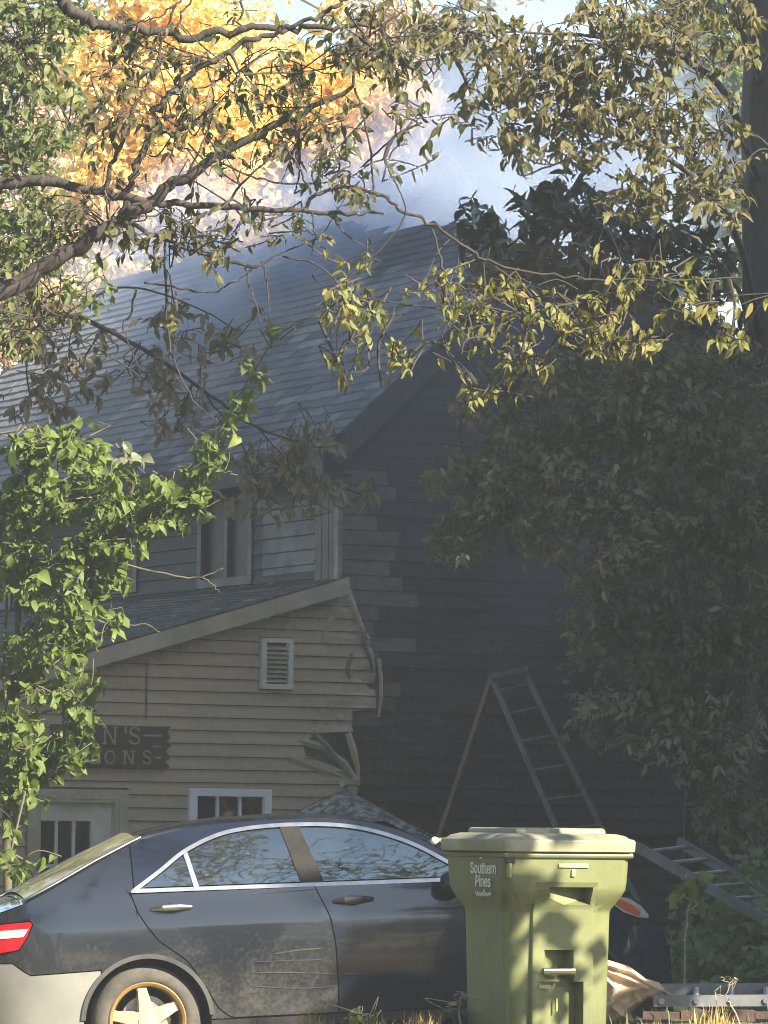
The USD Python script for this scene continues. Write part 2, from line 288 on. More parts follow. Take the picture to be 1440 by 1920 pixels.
L = {}
L['golden'] = leafmat('golden', [(0, (0.70, 0.46, 0.13)), (.4, (0.80, 0.60, 0.20)), (.7, (0.82, 0.66, 0.34)), (1, (0.7, 0.56, 0.2))], 0.4, tcol=(1.1, 1.0, 0.6))
L['peach'] = leafmat('peach', [(0, (0.52, 0.33, 0.20)), (.5, (0.50, 0.38, 0.22)), (1, (0.42, 0.30, 0.20))], 0.4, tcol=(1.2, 1.0, 0.6))
L['olive_leaf'] = leafmat('olive_leaf', [(0, (0.05, 0.068, 0.024)), (.5, (0.085, 0.105, 0.04)), (.85, (0.12, 0.125, 0.05)), (1, (0.15, 0.115, 0.05))], 0.35)
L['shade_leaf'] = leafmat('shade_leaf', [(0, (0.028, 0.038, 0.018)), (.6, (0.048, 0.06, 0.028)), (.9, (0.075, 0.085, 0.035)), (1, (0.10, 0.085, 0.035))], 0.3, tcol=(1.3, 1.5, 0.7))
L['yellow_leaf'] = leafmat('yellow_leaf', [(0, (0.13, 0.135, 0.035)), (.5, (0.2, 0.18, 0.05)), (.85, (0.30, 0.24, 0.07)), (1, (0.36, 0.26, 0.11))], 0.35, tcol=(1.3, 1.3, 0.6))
L['green_leaf'] = leafmat('green_leaf', [(0, (0.08, 0.11, 0.045)), (.6, (0.125, 0.155, 0.06)), (1, (0.18, 0.19, 0.075))], 0.4)
L['bright_leaf'] = leafmat('bright_leaf', [(0, (0.075, 0.115, 0.028)), (.5, (0.125, 0.175, 0.042)), (1, (0.19, 0.235, 0.06))], 0.4, tcol=(1.35, 1.45, 0.6))
L['grey_leaf'] = leafmat('grey_leaf', [(0, (0.12, 0.138, 0.085)), (.5, (0.2, 0.22, 0.14)), (1, (0.32, 0.335, 0.23))], 0.25)
L['brown_leaf'] = leafmat('brown_leaf', [(0, (0.12, 0.11, 0.078)), (.5, (0.19, 0.17, 0.118)), (1, (0.27, 0.24, 0.165))], 0.25, tcol=(1.2, 1.0, 0.7))
L['dark_leaf'] = leafmat('dark_leaf', [(0, (0.018, 0.03, 0.018)), (1, (0.045, 0.06, 0.03))], 0.12, rough=0.35, spec=0.5)
L['ivy_leaf'] = leafmat('ivy_leaf', [(0, (0.06, 0.095, 0.04)), (.8, (0.12, 0.165, 0.065)), (1, (0.19, 0.24, 0.09))], 0.25)
L['wood_leaf'] = leafmat('wood_leaf', [(0, (0.04, 0.055, 0.02)), (1, (0.08, 0.09, 0.03))], 0.15)
L['dry_grass'] = leafmat('dry_grass', [(0, (0.20, 0.155, 0.06)), (.5, (0.33, 0.25, 0.09)), (.8, (0.40, 0.31, 0.13)), (1, (0.12, 0.16, 0.04))], 0.3, tcol=(1.2, 1.1, 0.6))

# ------------------------------------------------------------------ the ground
def ground_z(x, y):
    x, y = np.asarray(x, float), np.asarray(y, float)
    edge = 20.7 + 2.6 * smoothstep(0.7, 1.25, x)
    verge = 0.33 + 0.09 * smoothstep(0.9, 1.4, x) * smoothstep(19.5, 22.0, y)
    low = -0.05 - 0.33 * smoothstep(27, 35, y) + 0.12 * np.exp(-((x - 1.1)**2 / 1.2 + (y - 25.4)**2 / 1.5)) + 0.7 * smoothstep(1.7, 2.4, x) * smoothstep(24.0, 26.5, y) * (1 - smoothstep(28.0, 31.0, y))
    k = smoothstep(0, 1.5, y - edge)
    z = verge * (1 - k) + low * k
    z = z - 0.31 * (1 - smoothstep(13.0, 15.5, y))
    return z + 0.03 * (meshkit.fbm(np.stack([x * .8, y * .8, 0 * x], -1), 3, 5) - .5) * smoothstep(15, 17, y) * (1 - smoothstep(60, 90, y))
gx = np.unique(np.concatenate([np.linspace(-8, 8, 81), np.linspace(-40, 40, 41), np.linspace(-400, 400, 21)]))
gy = np.unique(np.concatenate([np.linspace(13, 34, 106), np.linspace(-40, 90, 53), np.linspace(-400, 400, 21)]))
X, Y = np.meshgrid(gx, gy); V = np.stack([X.ravel(), Y.ravel(), ground_z(X, Y).ravel()], 1); nx = len(gx)
q = [(j * nx + i, j * nx + i + 1, (j + 1) * nx + i + 1, (j + 1) * nx + i) for j in range(len(gy) - 1) for i in range(nx - 1)]
obj('ground', (V, np.array(q)), M['grass_soil'], smooth=True, kind='structure', label='rough grassy yard ground sloping from the verge to the house')
obj('road', MB().box(-120, 3, 0.016, 120, 12.0, 0.026).m, M['asphalt'], kind='structure', label='asphalt road in front of the verge')

# ------------------------------------------------------------------ the burnt house
HT = math.radians(29)
HU, HV = np.array([math.cos(HT), math.sin(HT), 0]), np.array([-math.sin(HT), math.cos(HT), 0])
HC = at(637, 1084, 38.0); HC[2] = -0.38
def wall_at(px, py):                   # (along the gable plane, height) of a direction
    return np.linalg.solve(np.stack([HU, [0, 0, 1], -ray(px, py)], 1), EYE - HC)[:2]
house = thing('burnt_house', HC, HT, 'fire damaged house with tan vinyl lean-to and charred gable wall under smoke', 'house')
SL, RX, EX, EZ = 0.9, 2.9, -0.3, 5.15                     # roof slope, ridge x, eave x and z
RZ = EZ + SL * (RX - EX); LEN = 11.2; WX = 5.8
rng = np.random.default_rng(11)
def boards(parent, region, h, z0, z1, yfun, axis, mats, lap=0.018, cell=0.3, trim=None, name='siding_board'):
    """Lapped boards clipped to region (a, z); axis 'x': plane y = 0 facing -y, axis 'y': plane x = 0 facing -x (a runs along y)."""
    k = 0; z = z0
    while z < z1:
        g = region.intersection(sbox(-50, z + .004, 50, z + h - .002))
        if trim is not None: g = trim(g, z, h, k)
        for P in polys(g):
            if P.area < 0.01: continue
            def fn(a, b, z=z):
                out = lap * (1 - (b - z) / h) + .004 + (yfun(a, b) if yfun else 0)
                return np.stack([a, -out, b], 1) if axis == 'x' else np.stack([-out, a, b], 1)
            obj(name, lift(P, fn, cell, thick=(0, .02, 0) if axis == 'x' else (.02, 0, 0), flip=(axis == 'y')), mats(k, P), parent)
        k += 1; z += h
# gable wall (charred), its backing and boards
gable = Polygon([(0, 0), (WX, 0), (WX, 4.9), (RX, RZ - .3), (0, 4.95)])
burn_top = [(-1, 7.2), (1.5, 6.72), (1.75, 6.85), (1.95, 6.7), (2.2, 7.0), (2.5, 6.82), (2.75, 7.05), (3.1, 6.9), (3.4, 7.0), (3.7, 6.6), (4.0, 6.75), (7, 6.6)]     # the peak has burnt away
gable = gable.intersection(Polygon(burn_top + [(7, -1), (-1, -1)]))
def slab(poly, y0, y1):
    m = trimesh.creation.extrude_polygon(poly, y1 - y0, engine='earcut'); v = m.vertices.copy()
    return (np.stack([v[:, 0], y1 - v[:, 2], v[:, 1]], 1), m.faces)
gw = obj('gable_wall', slab(gable, 0.02, 0.16), M['char'], house)
hole = Polygon([(2.25, 4.7), (3.0, 4.65), (3.05, 5.75), (2.7, 5.95), (2.3, 5.7)])
def warp_g(a, b): return 0.035 * (meshkit.fbm(np.stack([a * 1.3, b * 5, 0 * a], -1), 3, 3) - .4)
def trim_g(g, z, h, k):                # burnt ends, and boards that broke away
    if rng.random() < .22:
        a = rng.uniform(0.4, 4.5); g = g.difference(sbox(a, z - .1, a + rng.uniform(.3, 1.1), z + h + .1))
    return g.difference(hole)
soot_patch = unary_union([sbox(-.1, k * .135 - .001, .62 + rng.uniform(-.3, .2) - .25 * max(0, k * .135 - 4.1), k * .135 + .1351) for k in range(20, 37)])
boards(gw, gable.difference(sbox(-1, -1, 0.05, 3.9)).difference(soot_patch), 0.135, 0.0, RZ - .3, warp_g, 'x', lambda k, P: M['char'], trim=trim_g, lap=.012)
boards(gw, gable.difference(sbox(-1, -1, 0.05, 3.9)).intersection(soot_patch), 0.135, 0.0, RZ - .3, warp_g, 'x', lambda k, P: M['soot_board'], lap=.012)
obj('burnt_opening', MB().box(hole.bounds[0] - .1, .165, 4.5, hole.bounds[2] + .1, .17, 6.1).m, M['black'], house)
# eave wall
eave = Polygon([(0.0, 0), (LEN - .2, 0), (LEN - .2, 5.15), (0.0, 5.15)])
wop = [sbox(1.75, 4.12, 2.72, 4.98), sbox(4.2, 4.15, 5.0, 4.9), sbox(7.2, 4.1, 8.0, 4.9)]
ew = obj('eave_wall', (lambda m: (np.stack([m.vertices[:, 2] * .1 + .02, m.vertices[:, 0], m.vertices[:, 1]], 1), m.faces[:, ::1]))(trimesh.creation.extrude_polygon(eave.difference(unary_union(wop)), 1.0, engine='earcut')), M['char'], house)
boards(ew, eave.difference(unary_union([w.buffer(.09, join_style=2) for w in wop])).intersection(sbox(.42, 2.9, 12, 5.1)), 0.135, 2.95, 5.1, lambda a, b: 0.02 * (meshkit.fbm(np.stack([a * 2, b * 5, 0 * a], -1), 3, 9) - .4), 'y',
       lambda k, P: M['char'])
boards(ew, sbox(.425, 4.1, 1.45, 4.75), 0.135, 2.95, 5.1, lambda a, b: .012 + 0.02 * (meshkit.fbm(np.stack([a * 2, b * 5, 0 * a], -1), 3, 9) - .4), 'y', lambda k, P: M['soot_siding'])
for w in wop:
    a0, z0, a1, z1 = w.bounds
    wf = obj('window', MB().box(-.03, a0 - .08, z0 - .08, .0, a0, z1 + .08).box(-.03, a1, z0 - .08, .0, a1 + .08, z1 + .08).box(-.03, a0, z1, .0, a1, z1 + .08).box(-.03, a0, z0 - .08, .0, a1, z0).m, M['soot_trim'], house, label='soot darkened upstairs window')
    obj('mullion', MB().box(-.012, (a0 + a1) / 2 - .03, z0, .03, (a0 + a1) / 2 + .03, z1).m, M['soot_trim'], wf)
    obj('pane', MB().box(.035, a0, z0, .04, a1, z1).m, M['soot_pane'], wf)
    obj('dark_room', MB().box(.13, a0 - .1, z0 - .1, .135, a1 + .1, z1 + .1).m, M['black'], wf)
for i, a in enumerate((0.03, 0.155, 0.28)):
    obj('corner_board', MB().box(-.035 - .004 * i, a, 3.9, .0, a + .12, 4.95).m, M['plywood'], house)
obj('corner_trim', MB().box(-.045, -.045, 3.95, -.002, .025, 4.95).m, M['vinyl_back'], house)
# roof: deck, shingles, ridge, fascia, rakes
ux = np.array([1, 0, SL]) / math.hypot(1, SL); un = np.array([-SL, 0, 1]) / math.hypot(1, SL); LS = (RX - EX) * math.hypot(1, SL)
def rp(s, y, n=0.0): return np.array([EX, y, EZ]) + ux * s + un * n
def slab_pts(s0, s1, y0, y1, n0, n1): return [rp(s, y, n) for s in (s0, s1) for y in (y0, y1) for n in (n0, n1)]
BF = [(0, 1, 3, 2), (4, 6, 7, 5), (0, 4, 5, 1), (2, 3, 7, 6), (0, 2, 6, 4), (1, 5, 7, 3)]
# the part of the roof that collapsed, in (up the slope, along the ridge)
_b = [(4.35, 5.0), (4.12, 4.75), (4.02, 4.3), (3.86, 3.9), (3.9, 3.3), (3.7, 2.9), (3.74, 2.3), (3.52, 1.9), (3.5, 1.5), (3.2, 1.1), (3.22, .75), (2.98, .5), (2.92, .1), (2.7, -.3)]
burnt = Polygon(_b + [(2.7, -1), (6, -1), (6, 5.0)])
deck = sbox(0, -.25, LS, LEN).difference(burnt)
def deck_mesh(poly, mirror):
    m = trimesh.creation.extrude_polygon(poly, .12, engine='earcut'); v = np.array([EX, 0, EZ]) + m.vertices[:, :1] * ux + m.vertices[:, 1:2] * np.array([0, 1, 0]) + (m.vertices[:, 2:] - .12) * un
    if mirror: v[:, 0] = 2 * RX - v[:, 0]
    return (v, m.faces[:, ::-1] if mirror else m.faces)
rd = MB().add(*deck_mesh(deck, False)); rd.add(*deck_mesh(sbox(0, -.25, LS, LEN).difference(sbox(1.9, -1, 9, 5.2)), True))
roof = obj('roof', rd.m, M['char'], house)
for k in range(6):                     # charred rafters left standing in the gap
    y = .25 + k * .8; s0 = float(np.interp(y, [p[1] for p in _b[::-1]], [p[0] for p in _b[::-1]]))
    obj('rafter', MB().bar(rp(s0 - .5, y, -.17), rp(s0 + (.16 if k % 2 else .3), y, -.17), .045, .12).m, M['char'], roof)
sh = []; EXPO = 0.145; rs = np.random.default_rng(5)
for c in range(int(LS / EXPO)):
    y = -.27 - rs.uniform(0, .3)
    while y < LEN:
        w = rs.choice([.22, .3, .34, .26]); y0, y1 = max(y + .004, -.27), min(y + w, LEN)
        if y1 - y0 > .06:
            t = .006 + rs.uniform(0, .007); s0 = c * EXPO - .02 + rs.uniform(-.008, .008); s1 = s0 + EXPO + .03
            burnt.contains(Point(s0 + .05, (y0 + y1) / 2)) or sh.append(np.array([rp(s0, y0, .003), rp(s0, y0, .012 + t), rp(s0, y1, .003), rp(s0, y1, .012 + t + rs.uniform(-.003, .006)), rp(s1, y0, .001), rp(s1, y0, .006), rp(s1, y1, .001), rp(s1, y1, .006)]))
        y += w
def hw(p): return HC + HU * p[0] + HV * p[1] + np.array([0, 0, p[2]])
def seen(p):
    a, b = proj(hw(p)); return 210 < a < 800 and 440 < b < 890
order = sorted(range(len(sh)), key=lambda i: (not seen(sh[i].mean(0)), hw(sh[i].mean(0))[1]))
near_burn = lambda p: burnt.distance(Point((p[:, 0].mean() - EX) / ux[0], p[:, 1].mean())) < .25 + .5 * meshkit.noise(p.mean(0) * 2.0)
for i in order[:300]: obj('shingle', (sh[i], np.array(BF)), M['dark_shingle' if near_burn(sh[i]) else 'shingle'], roof)
mb, mb2 = MB(), MB()
for i in order[300:]: (mb2 if near_burn(sh[i]) else mb).add(sh[i], BF)
obj('shingles', mb.m, M['shingle'], roof, kind='stuff', label='further rows of grey asphalt shingles')
obj('shingles', mb2.m, M['dark_shingle'], roof, kind='stuff', label='scorched shingles around the burnt gap')
for k in range(18, 38):
    y = -.25 + k * .3
    obj('ridge_cap', MB().add([rp(LS - .14, y, .03), rp(LS - .14, y + .29, .035), (RX, y, RZ + .05), (RX, y + .29, RZ + .06), (2 * RX - rp(LS - .14, y)[0], y, rp(LS - .14, y)[2] + .03), (2 * RX - rp(LS - .14, y)[0], y + .29, rp(LS - .14, y)[2] + .03)], [(0, 2, 3, 1), (2, 4, 5, 3)]).m, M['shingle'], roof)
obj('eave_fascia', MB().box(EX - .02, -.25, EZ - .24, EX, LEN, EZ - .015).m, M['char'], house)
obj('soffit', MB().box(EX, -.24, EZ - .235, -.001, LEN, EZ - .215).m, M['char'], house)
for sgn in (1, -1):
    LR = 2.62 if sgn > 0 else 2.2
    P = [rp(0, -.29, -.2), rp(0, -.29, -.005), rp(0, -.252, -.2), rp(0, -.252, -.005), rp(LR, -.29, -.2), rp(LR, -.29, -.005), rp(LR, -.252, -.2), rp(LR, -.252, -.005)]
    if sgn < 0: P = [(2 * RX - p[0] + .001, p[1], p[2]) for p in P]
    obj('rake_board', MB().add(P, BF if sgn > 0 else [f[::-1] for f in BF]).m, M['char'], house)
# lean-to with its tan vinyl wall, torn at the right end
LTX = -3.42; JZ = 4.02; LSL = 0.292
def lt(x): return JZ + LSL * x
lt_wall = Polygon([(LTX, 0), (0.42, 0), (0.42, lt(0) - .3), (0.0, lt(0) - .06), (LTX, lt(LTX) - .06)])
dx0, dx1, dz1 = -2.93, -2.16, 2.02
wx0, wx1, wz0, wz1 = -1.41, -0.75, 1.15, 2.06
vx0, vz0, vx1, vz1 = -0.80, 3.01, -0.485, 3.46
lw = obj('lean_to_wall', slab(Polygon([(LTX, 0), (-.02, 0), (-.02, lt(0) - .1), (LTX, lt(LTX) - .1)]).difference(unary_union([sbox(dx0, -1, dx1, dz1), sbox(wx0, wz0, wx1, wz1)])), 0.005, 0.1), M['soot_board'], house)
tear = [(x, z) for x, z in (wall_at(*p) for p in [(648, 1098), (664, 1140), (678, 1180), (692, 1225), (699, 1262), (701, 1328)])][::-1]
tear2 = [(x, z) for x, z in (wall_at(*p) for p in [(654, 1334), (656, 1372), (598, 1374), (566, 1392), (572, 1418), (612, 1432), (650, 1452), (668, 1462), (664, 1500)])][::-1]
edge_poly = Polygon([(LTX, -.1), (0.0, -.1), (0.02, tear2[0][1] - .4)] + tear2 + tear + [(0.0, lt(0) - .055), (LTX, lt(LTX) - .055)]).buffer(0)
opens = unary_union([sbox(dx0 - .1, -1, dx1 + .1, dz1 + .1), sbox(wx0 - .075, wz0 - .075, wx1 + .075, wz1 + .075), sbox(vx0 - .01, vz0 - .01, vx1 + .01, vz1 + .01)])
def curl(a, b):
    n = meshkit.fbm(np.stack([a * 3, b * 7, 0 * a], -1), 3, 21)
    return smoothstep(-.42, .32, a) * (.02 + .13 * (n - .25)) * smoothstep(1.9, 2.2, b) + .006 * (meshkit.fbm(np.stack([a * .8, b * 9, 0 * a], -1), 2, 4) - .5)
boards(lw, edge_poly.difference(opens), 0.1135, 0.02, 4.0, curl, 'x', lambda k, P: M['vinyl'], lap=.02, cell=0.06)
# loose strips of melted siding that hang over the tear
def strip(pts, w0, w1, off, name='torn_strip', m='vinyl_back'):
    P = np.array([[*wall_at(*p)] for p in pts]); n = len(P); mb = MB(); V = []
    for i, p in enumerate(P):
        d = P[min(i + 1, n - 1)] - P[max(i - 1, 0)]; d /= np.linalg.norm(d); s = np.array([-d[1], d[0]]); w = (w0 + (w1 - w0) * i / (n - 1)) * rng.uniform(.6, 1.15)
        o = off[i % len(off)]
        V += [(p[0] + s[0] * w / 2, -o, p[1] + s[1] * w / 2), (p[0], -o - w * .1, p[1]), (p[0] - s[0] * w / 2, -o + .01, p[1] - s[1] * w / 2)]
    f = []
    for i in range(n - 1):
        for j in (0, 1): f.append((3 * i + j, 3 * i + j + 1, 3 * i + j + 4, 3 * i + j + 3))
    V = np.array(V); mb.add(V, f).add(V + (0, .004, 0), [x[::-1] for x in f])
    obj(name, mb.m, M[m], lw)
strip([(560, 1388), (600, 1400), (640, 1430), (662, 1464)], .10, .05, (.02, .05, .07, .06), m='vinyl')
strip([(585, 1375), (605, 1398), (632, 1436), (660, 1468)], .07, .04, (.03, .09, .08, .06))
strip([(540, 1418), (580, 1436), (625, 1452), (662, 1470)], .08, .05, (.02, .03, .06, .05), m='vinyl')
strip([(648, 1374), (656, 1410), (664, 1440), (668, 1472)], .09, .04, (.05, .08, .07, .05), m='vinyl')
strip([(634, 1100), (625, 1135), (612, 1170), (602, 1200)], .11, .02, (.05, .07, .05, .03), m='vinyl')
strip([(641, 1098), (656, 1140), (668, 1175), (684, 1200)], .07, .05, (.06, .09, .1, .08), m='vinyl')
strip([(676, 1180), (672, 1205), (684, 1235), (690, 1262)], .05, .03, (.09, .11, .1, .1), m='vinyl_back')
strip([(699, 1235), (702, 1275), (701, 1310), (698, 1345)], .035, .02, (.12, .13, .14, .12), m='vinyl')
strip([(655, 1225), (645, 1255), (650, 1275)], .05, .03, (.05, .07, .05))
# a vertical joint in the siding
jx, jz = wall_at(273, 1240)
obj('siding_joint', MB().box(jx - .006, -.03, 2.72, jx + .006, -.022, jz).m, M['vinyl_back'], lw)
lroof = MB()
LY = 11.0
def lp(x, y, n): return np.array([x, y, lt(x) + n])
for_pts = [lp(x, y, n) for x in (LTX - .12, -.02) for y in (-.16, LY) for n in (-.05, .0)]
lroof.add(for_pts, BF)
lr = obj('lean_to_roof', lroof.m, M['char'], house)
mb = MB(); sl = []
for c in range(24):
    x0 = LTX - .14 + c * .14; y = -.18 - rs.uniform(0, .3)
    while y < LY:
        w = rs.choice([.22, .3, .34]); y0, y1 = max(y + .004, -.18), y + w; x1 = min(x0 + .17, -.03); t = rs.uniform(.012, .024)
        sl.append(np.array([lp(x0, y0, .002), lp(x0, y0, t), lp(x0, y1, .002), lp(x0, y1, t), lp(x1, y0, .001), lp(x1, y0, .006), lp(x1, y1, .001), lp(x1, y1, .006)])); y += w
sl.sort(key=lambda p: p[:, 1].mean())
for p in sl[:240]: obj('shingle', (p, np.array(BF)), M['dark_shingle'], lr)  # lean-to shingles darkened in colour to imitate deep shade
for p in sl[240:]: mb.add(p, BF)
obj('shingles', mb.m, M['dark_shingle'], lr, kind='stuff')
mb = MB()
for i in range(260):                  # fallen leaves and debris on the lean-to roof
    x, y = rs.uniform(LTX, -.1), rs.uniform(0, 3.5); c = lp(x, y, .03); a = rs.uniform(0, 6.3); r = rs.uniform(.02, .06); d = np.array([math.cos(a), math.sin(a), LSL * math.cos(a)])
    s = np.array([-math.sin(a), math.cos(a), rs.uniform(-.2, .6)])
    mb.add([c - d * r, c + s * r * .5, c + d * r, c - s * r * .4], [(0, 1, 2, 3)])
obj('fallen_leaves', mb.m, L['brown_leaf'], lr, kind='stuff')
FT = .15
obj('lean_to_fascia', MB().add([lp(x, y, n) for x in (LTX - .14, 0.0) for y in (-.185, -.155) for n in (-FT, -.004)], BF).m, M['trim_dirty'], house)
obj('lean_to_soffit', MB().add([lp(x, y, n) for x in (LTX - .1, -.01) for y in (-.153, -.02) for n in (-.075, -.055)], BF).m, M['trim_dirty'], house)
vt = obj('gable_vent', MB().box(vx0, -.055, vz0, vx0 + .05, 0, vz1).box(vx1 - .045, -.055, vz0, vx1, 0, vz1).box(vx0 + .05, -.055, vz1 - .04, vx1 - .045, 0, vz1).box(vx0 + .05, -.055, vz0, vx1 - .045, 0, vz0 + .045).m, M['trim'], house)
obj('vent_back', MB().box(vx0 + .05, -.003, vz0 + .045, vx1 - .045, .0, vz1 - .04).m, M['black'], vt)
for i in range(8):
    z = vz0 + .06 + i * .041
    obj('slat', MB().add([(x, y, z + dz) for x in (vx0 + .052, vx1 - .047) for y, dz in ((-.048, 0), (-.048, .008), (-.006, .03), (-.006, .038))], BF).m, M['trim_dirty'], vt)
def frame(x0, z0, x1, z1, w, y0, y1, bottom=True):
    m = MB().box(x0 - w, y0, z0, x0, y1, z1 + w).box(x1, y0, z0, x1 + w, y1, z1 + w).box(x0, y0, z1, x1, y1, z1 + w)
    if bottom: m.box(x0 - w, y0, z0 - w, x1 + w, y1, z0)
    return m
dfr = obj('door', frame(dx0, .05, dx1, dz1, .085, -.05, 0.01, False).m, M['trim_dirty'], house)
obj('jamb', MB().box(dx1 - .04, -.045, .05, dx1 - .001, .05, dz1).box(dx0 + .001, -.045, .05, dx0 + .03, .05, dz1).box(dx0 + .03, -.045, dz1 - .03, dx1 - .04, .05, dz1 - .001).m, M['trim_dirty'], dfr)
gx0, gx1, gz0, gz1 = dx0 + .05, dx1 - .23, 1.06, 1.83
obj('door_leaf', slab(sbox(dx0 + .03, .06, dx1 - .04, dz1 - .03).difference(sbox(gx0, gz0, gx1, gz1)), .03, .075), M['trim'], dfr)
for i in range(3):
    for j in range(2):
        a, b = gx0 + (gx1 - gx0) * i / 3, gz0 + (gz1 - gz0) * j / 2
        obj('pane', MB().box(a + .014, .052, b + .014, a + (gx1 - gx0) / 3 - .014, .057, b + (gz1 - gz0) / 2 - .014).m, M['house_glass'], dfr)
for i in (1, 2): obj('muntin', MB().box(gx0 + (gx1 - gx0) * i / 3 - .014, .032, gz0, gx0 + (gx1 - gx0) * i / 3 + .014, .068, gz1).m, M['trim'], dfr)
obj('muntin', MB().box(gx0, .034, (gz0 + gz1) / 2 - .014, gx1, .066, (gz0 + gz1) / 2 + .014).m, M['trim'], dfr)
obj('dark_room', MB().box(dx0, .35, 0, dx1, .36, dz1).m, M['black'], dfr)
wfr = obj('window', frame(wx0, wz0, wx1, wz1, .07, -.05, 0.01).m, M['white_trim'], house, label='white framed ground floor window with small panes')
for i in range(3):
    for j in range(3):
        a, b = wx0 + (wx1 - wx0) * i / 3, wz0 + (wz1 - wz0) * j / 3
        obj('pane', MB().box(a + .012, .02, b + .012, a + (wx1 - wx0) / 3 - .012, .025, b + (wz1 - wz0) / 3 - .012).m, M['house_glass'], wfr)
for i in (1, 2):
    obj('muntin', MB().box(wx0 + (wx1 - wx0) * i / 3 - .012, -.01, wz0, wx0 + (wx1 - wx0) * i / 3 + .012, .035, wz1).m, M['white_trim'], wfr)
    obj('muntin', MB().box(wx0, -.008, wz0 + (wz1 - wz0) * i / 3 - .012, wx1, .033, wz0 + (wz1 - wz0) * i / 3 + .012).m, M['white_trim'], wfr)
obj('dark_room', MB().box(wx0, .35, wz0, wx1, .36, wz1).m, M['black'], wfr)
# side wall of the lean-to (facing away) and gutter-free far walls
obj('lean_to_side', MB().box(LTX, .12, 0, LTX + .1, 10.8, lt(LTX) - .1).m, M['vinyl'], house)
obj('back_wall', MB().box(0.14, LEN - .3, 0, WX, LEN - .2, 5.0).box(WX - .12, .18, 0, WX - .02, LEN - .32, 4.95).m, M['char'], house)

# sign on the lean-to
sign = thing('shop_sign', HC, HT, 'dark brown notched wooden sign with pale capital letters on the tan siding', 'sign')
sx0, sz1 = wall_at(92, 1358); sx1, sz0 = wall_at(311, 1440); zm = (sz0 + sz1) / 2
def plank(x0, x1, z0, z1, y0, y1, r):
    e = [(x1 + rs.uniform(-.012, .008), z0 + (z1 - z0) * t) for t in (0, .12, .3, .45, .62, .8, 1)]
    e[2] = (x1 - .035, e[2][1]); e[5] = (x1 - .03, e[5][1])
    return slab(Polygon([(x0, z0)] + e + [(x0, z1)]), y0, y1)
obj('plank', plank(sx0, sx1, zm + .004, sz1, -.075, -.03, 1), M['sign_wood'], sign)
obj('plank', plank(sx0, sx1 - .01, sz0, zm - .004, -.073, -.03, 2), M['sign_wood'], sign)
def letter(ch, px, py0, py1, w=None):
    x, zt = wall_at(px, py0); _, zb = wall_at(px, py1); h = zt - zb
    m = meshkit.text_mesh(ch, h, .008); v = m.vertices.copy(); c = (v[:, 0].max() + v[:, 0].min()) / 2
    mb = MB().add(np.stack([x + (v[:, 0] - c) * .95, -.083 + .008 - v[:, 2], v[:, 1] + zb], 1), m.faces[:, ::-1] if False else m.faces)
    if ch in 'INKT':                   # serifs
        ww = (v[:, 0].max() - v[:, 0].min()) / 2
        ends = {'I': [(0, 0), (0, 1)], 'N': [(-ww + .01, 0), (ww - .01, 1), (-ww + .01, 1)], 'K': [(-ww + .01, 0), (-ww + .01, 1), (ww - .015, 0), (ww - .015, 1)], 'T': [(0, 0)]}[ch]
        for ex, t in ends: mb.box(x + ex - .022, -.0845, zb + t * (h - .012), x + ex + .022, -.076, zb + t * (h - .012) + .012)
    obj('letter', mb.m, M['sign_letter'], sign)
for ch, px in (('K', 128), ('I', 161), ('N', 199), ("'", 228), ('S', 245)): letter(ch, px, 1363, 1396)
for ch, px in (('I', 167), ('O', 199), ('N', 234), ('S', 268)): letter(ch, px, 1407, 1433)
for (a, b) in (((262, 1379), (297, 1379)), ((138, 1377), (152, 1377)), ((280, 1400), (294, 1400)), ((282, 1421), (294, 1421))):
    p, r = wall_at(*a), wall_at(*b)
    obj('carved_line', MB().box(p[0], -.08, p[1] - .008, r[0], -.0755, p[1] + .008).m, M['sign_letter'], sign)

# ------------------------------------------------------------------ the car
CPSI, CTH = math.radians(10), math.radians(2.9)
cfx = np.array([math.cos(CPSI) * math.cos(CTH), math.sin(CPSI) * math.cos(CTH), math.sin(CTH)]); cfy = np.array([-math.sin(CPSI), math.cos(CPSI), 0]); cfz = np.cross(cfx, cfy)
CO = np.array([-2.437, 25.257, -0.064])
cm = np.eye(4); cm[:3, 0], cm[:3, 1], cm[:3, 2], cm[:3, 3] = cfx, cfy, cfz, CO
car = thing('parked_car', m=cm, label='dusty black sedan with cream five-spoke wheel and faded rear bumper', cat='car')
SILX = np.array([0, .17, .31, .50, .75, 1.02, 1.27, 1.54, 1.95, 2.26, 2.54, 2.78, 3.02, 3.12, 3.30, 3.60, 3.85, 3.98, 4.05, 4.14, 4.20])
SILZ = np.array([.945, .968, 1.015, 1.106, 1.232, 1.355, 1.406, 1.434, 1.444, 1.424, 1.352, 1.22, 1.078, 1.03, .99, .962, .918, .86, .80, .70, .56])
def zt(x): return np.interp(x, SILX, SILZ)
def plan(x):
    x = np.asarray(x, float)
    return .865 - .25 * np.clip((.55 - x) / .55, 0, 1)**2.4 - .46 * np.clip((x - 3.3) / .9, 0, 1)**2.4
def gw_(x, z):
    z = np.asarray(z, float); b = np.clip((z - .62) / .45, -1, 1)
    bulge = -.028 * b**2 - .006 * smoothstep(.93, .99, z)
    bulge = bulge - .010 * smoothstep(.945, .962, z)
    dz = np.clip(z - 1.045, 0, None)
    top = dz * .40 + .35 * dz**2
    return plan(x) + bulge - top
def side(y_off=0.0, s=-1):
    return lambda a, b: np.stack([a, s * (gw_(a, b) + y_off), b], 1)
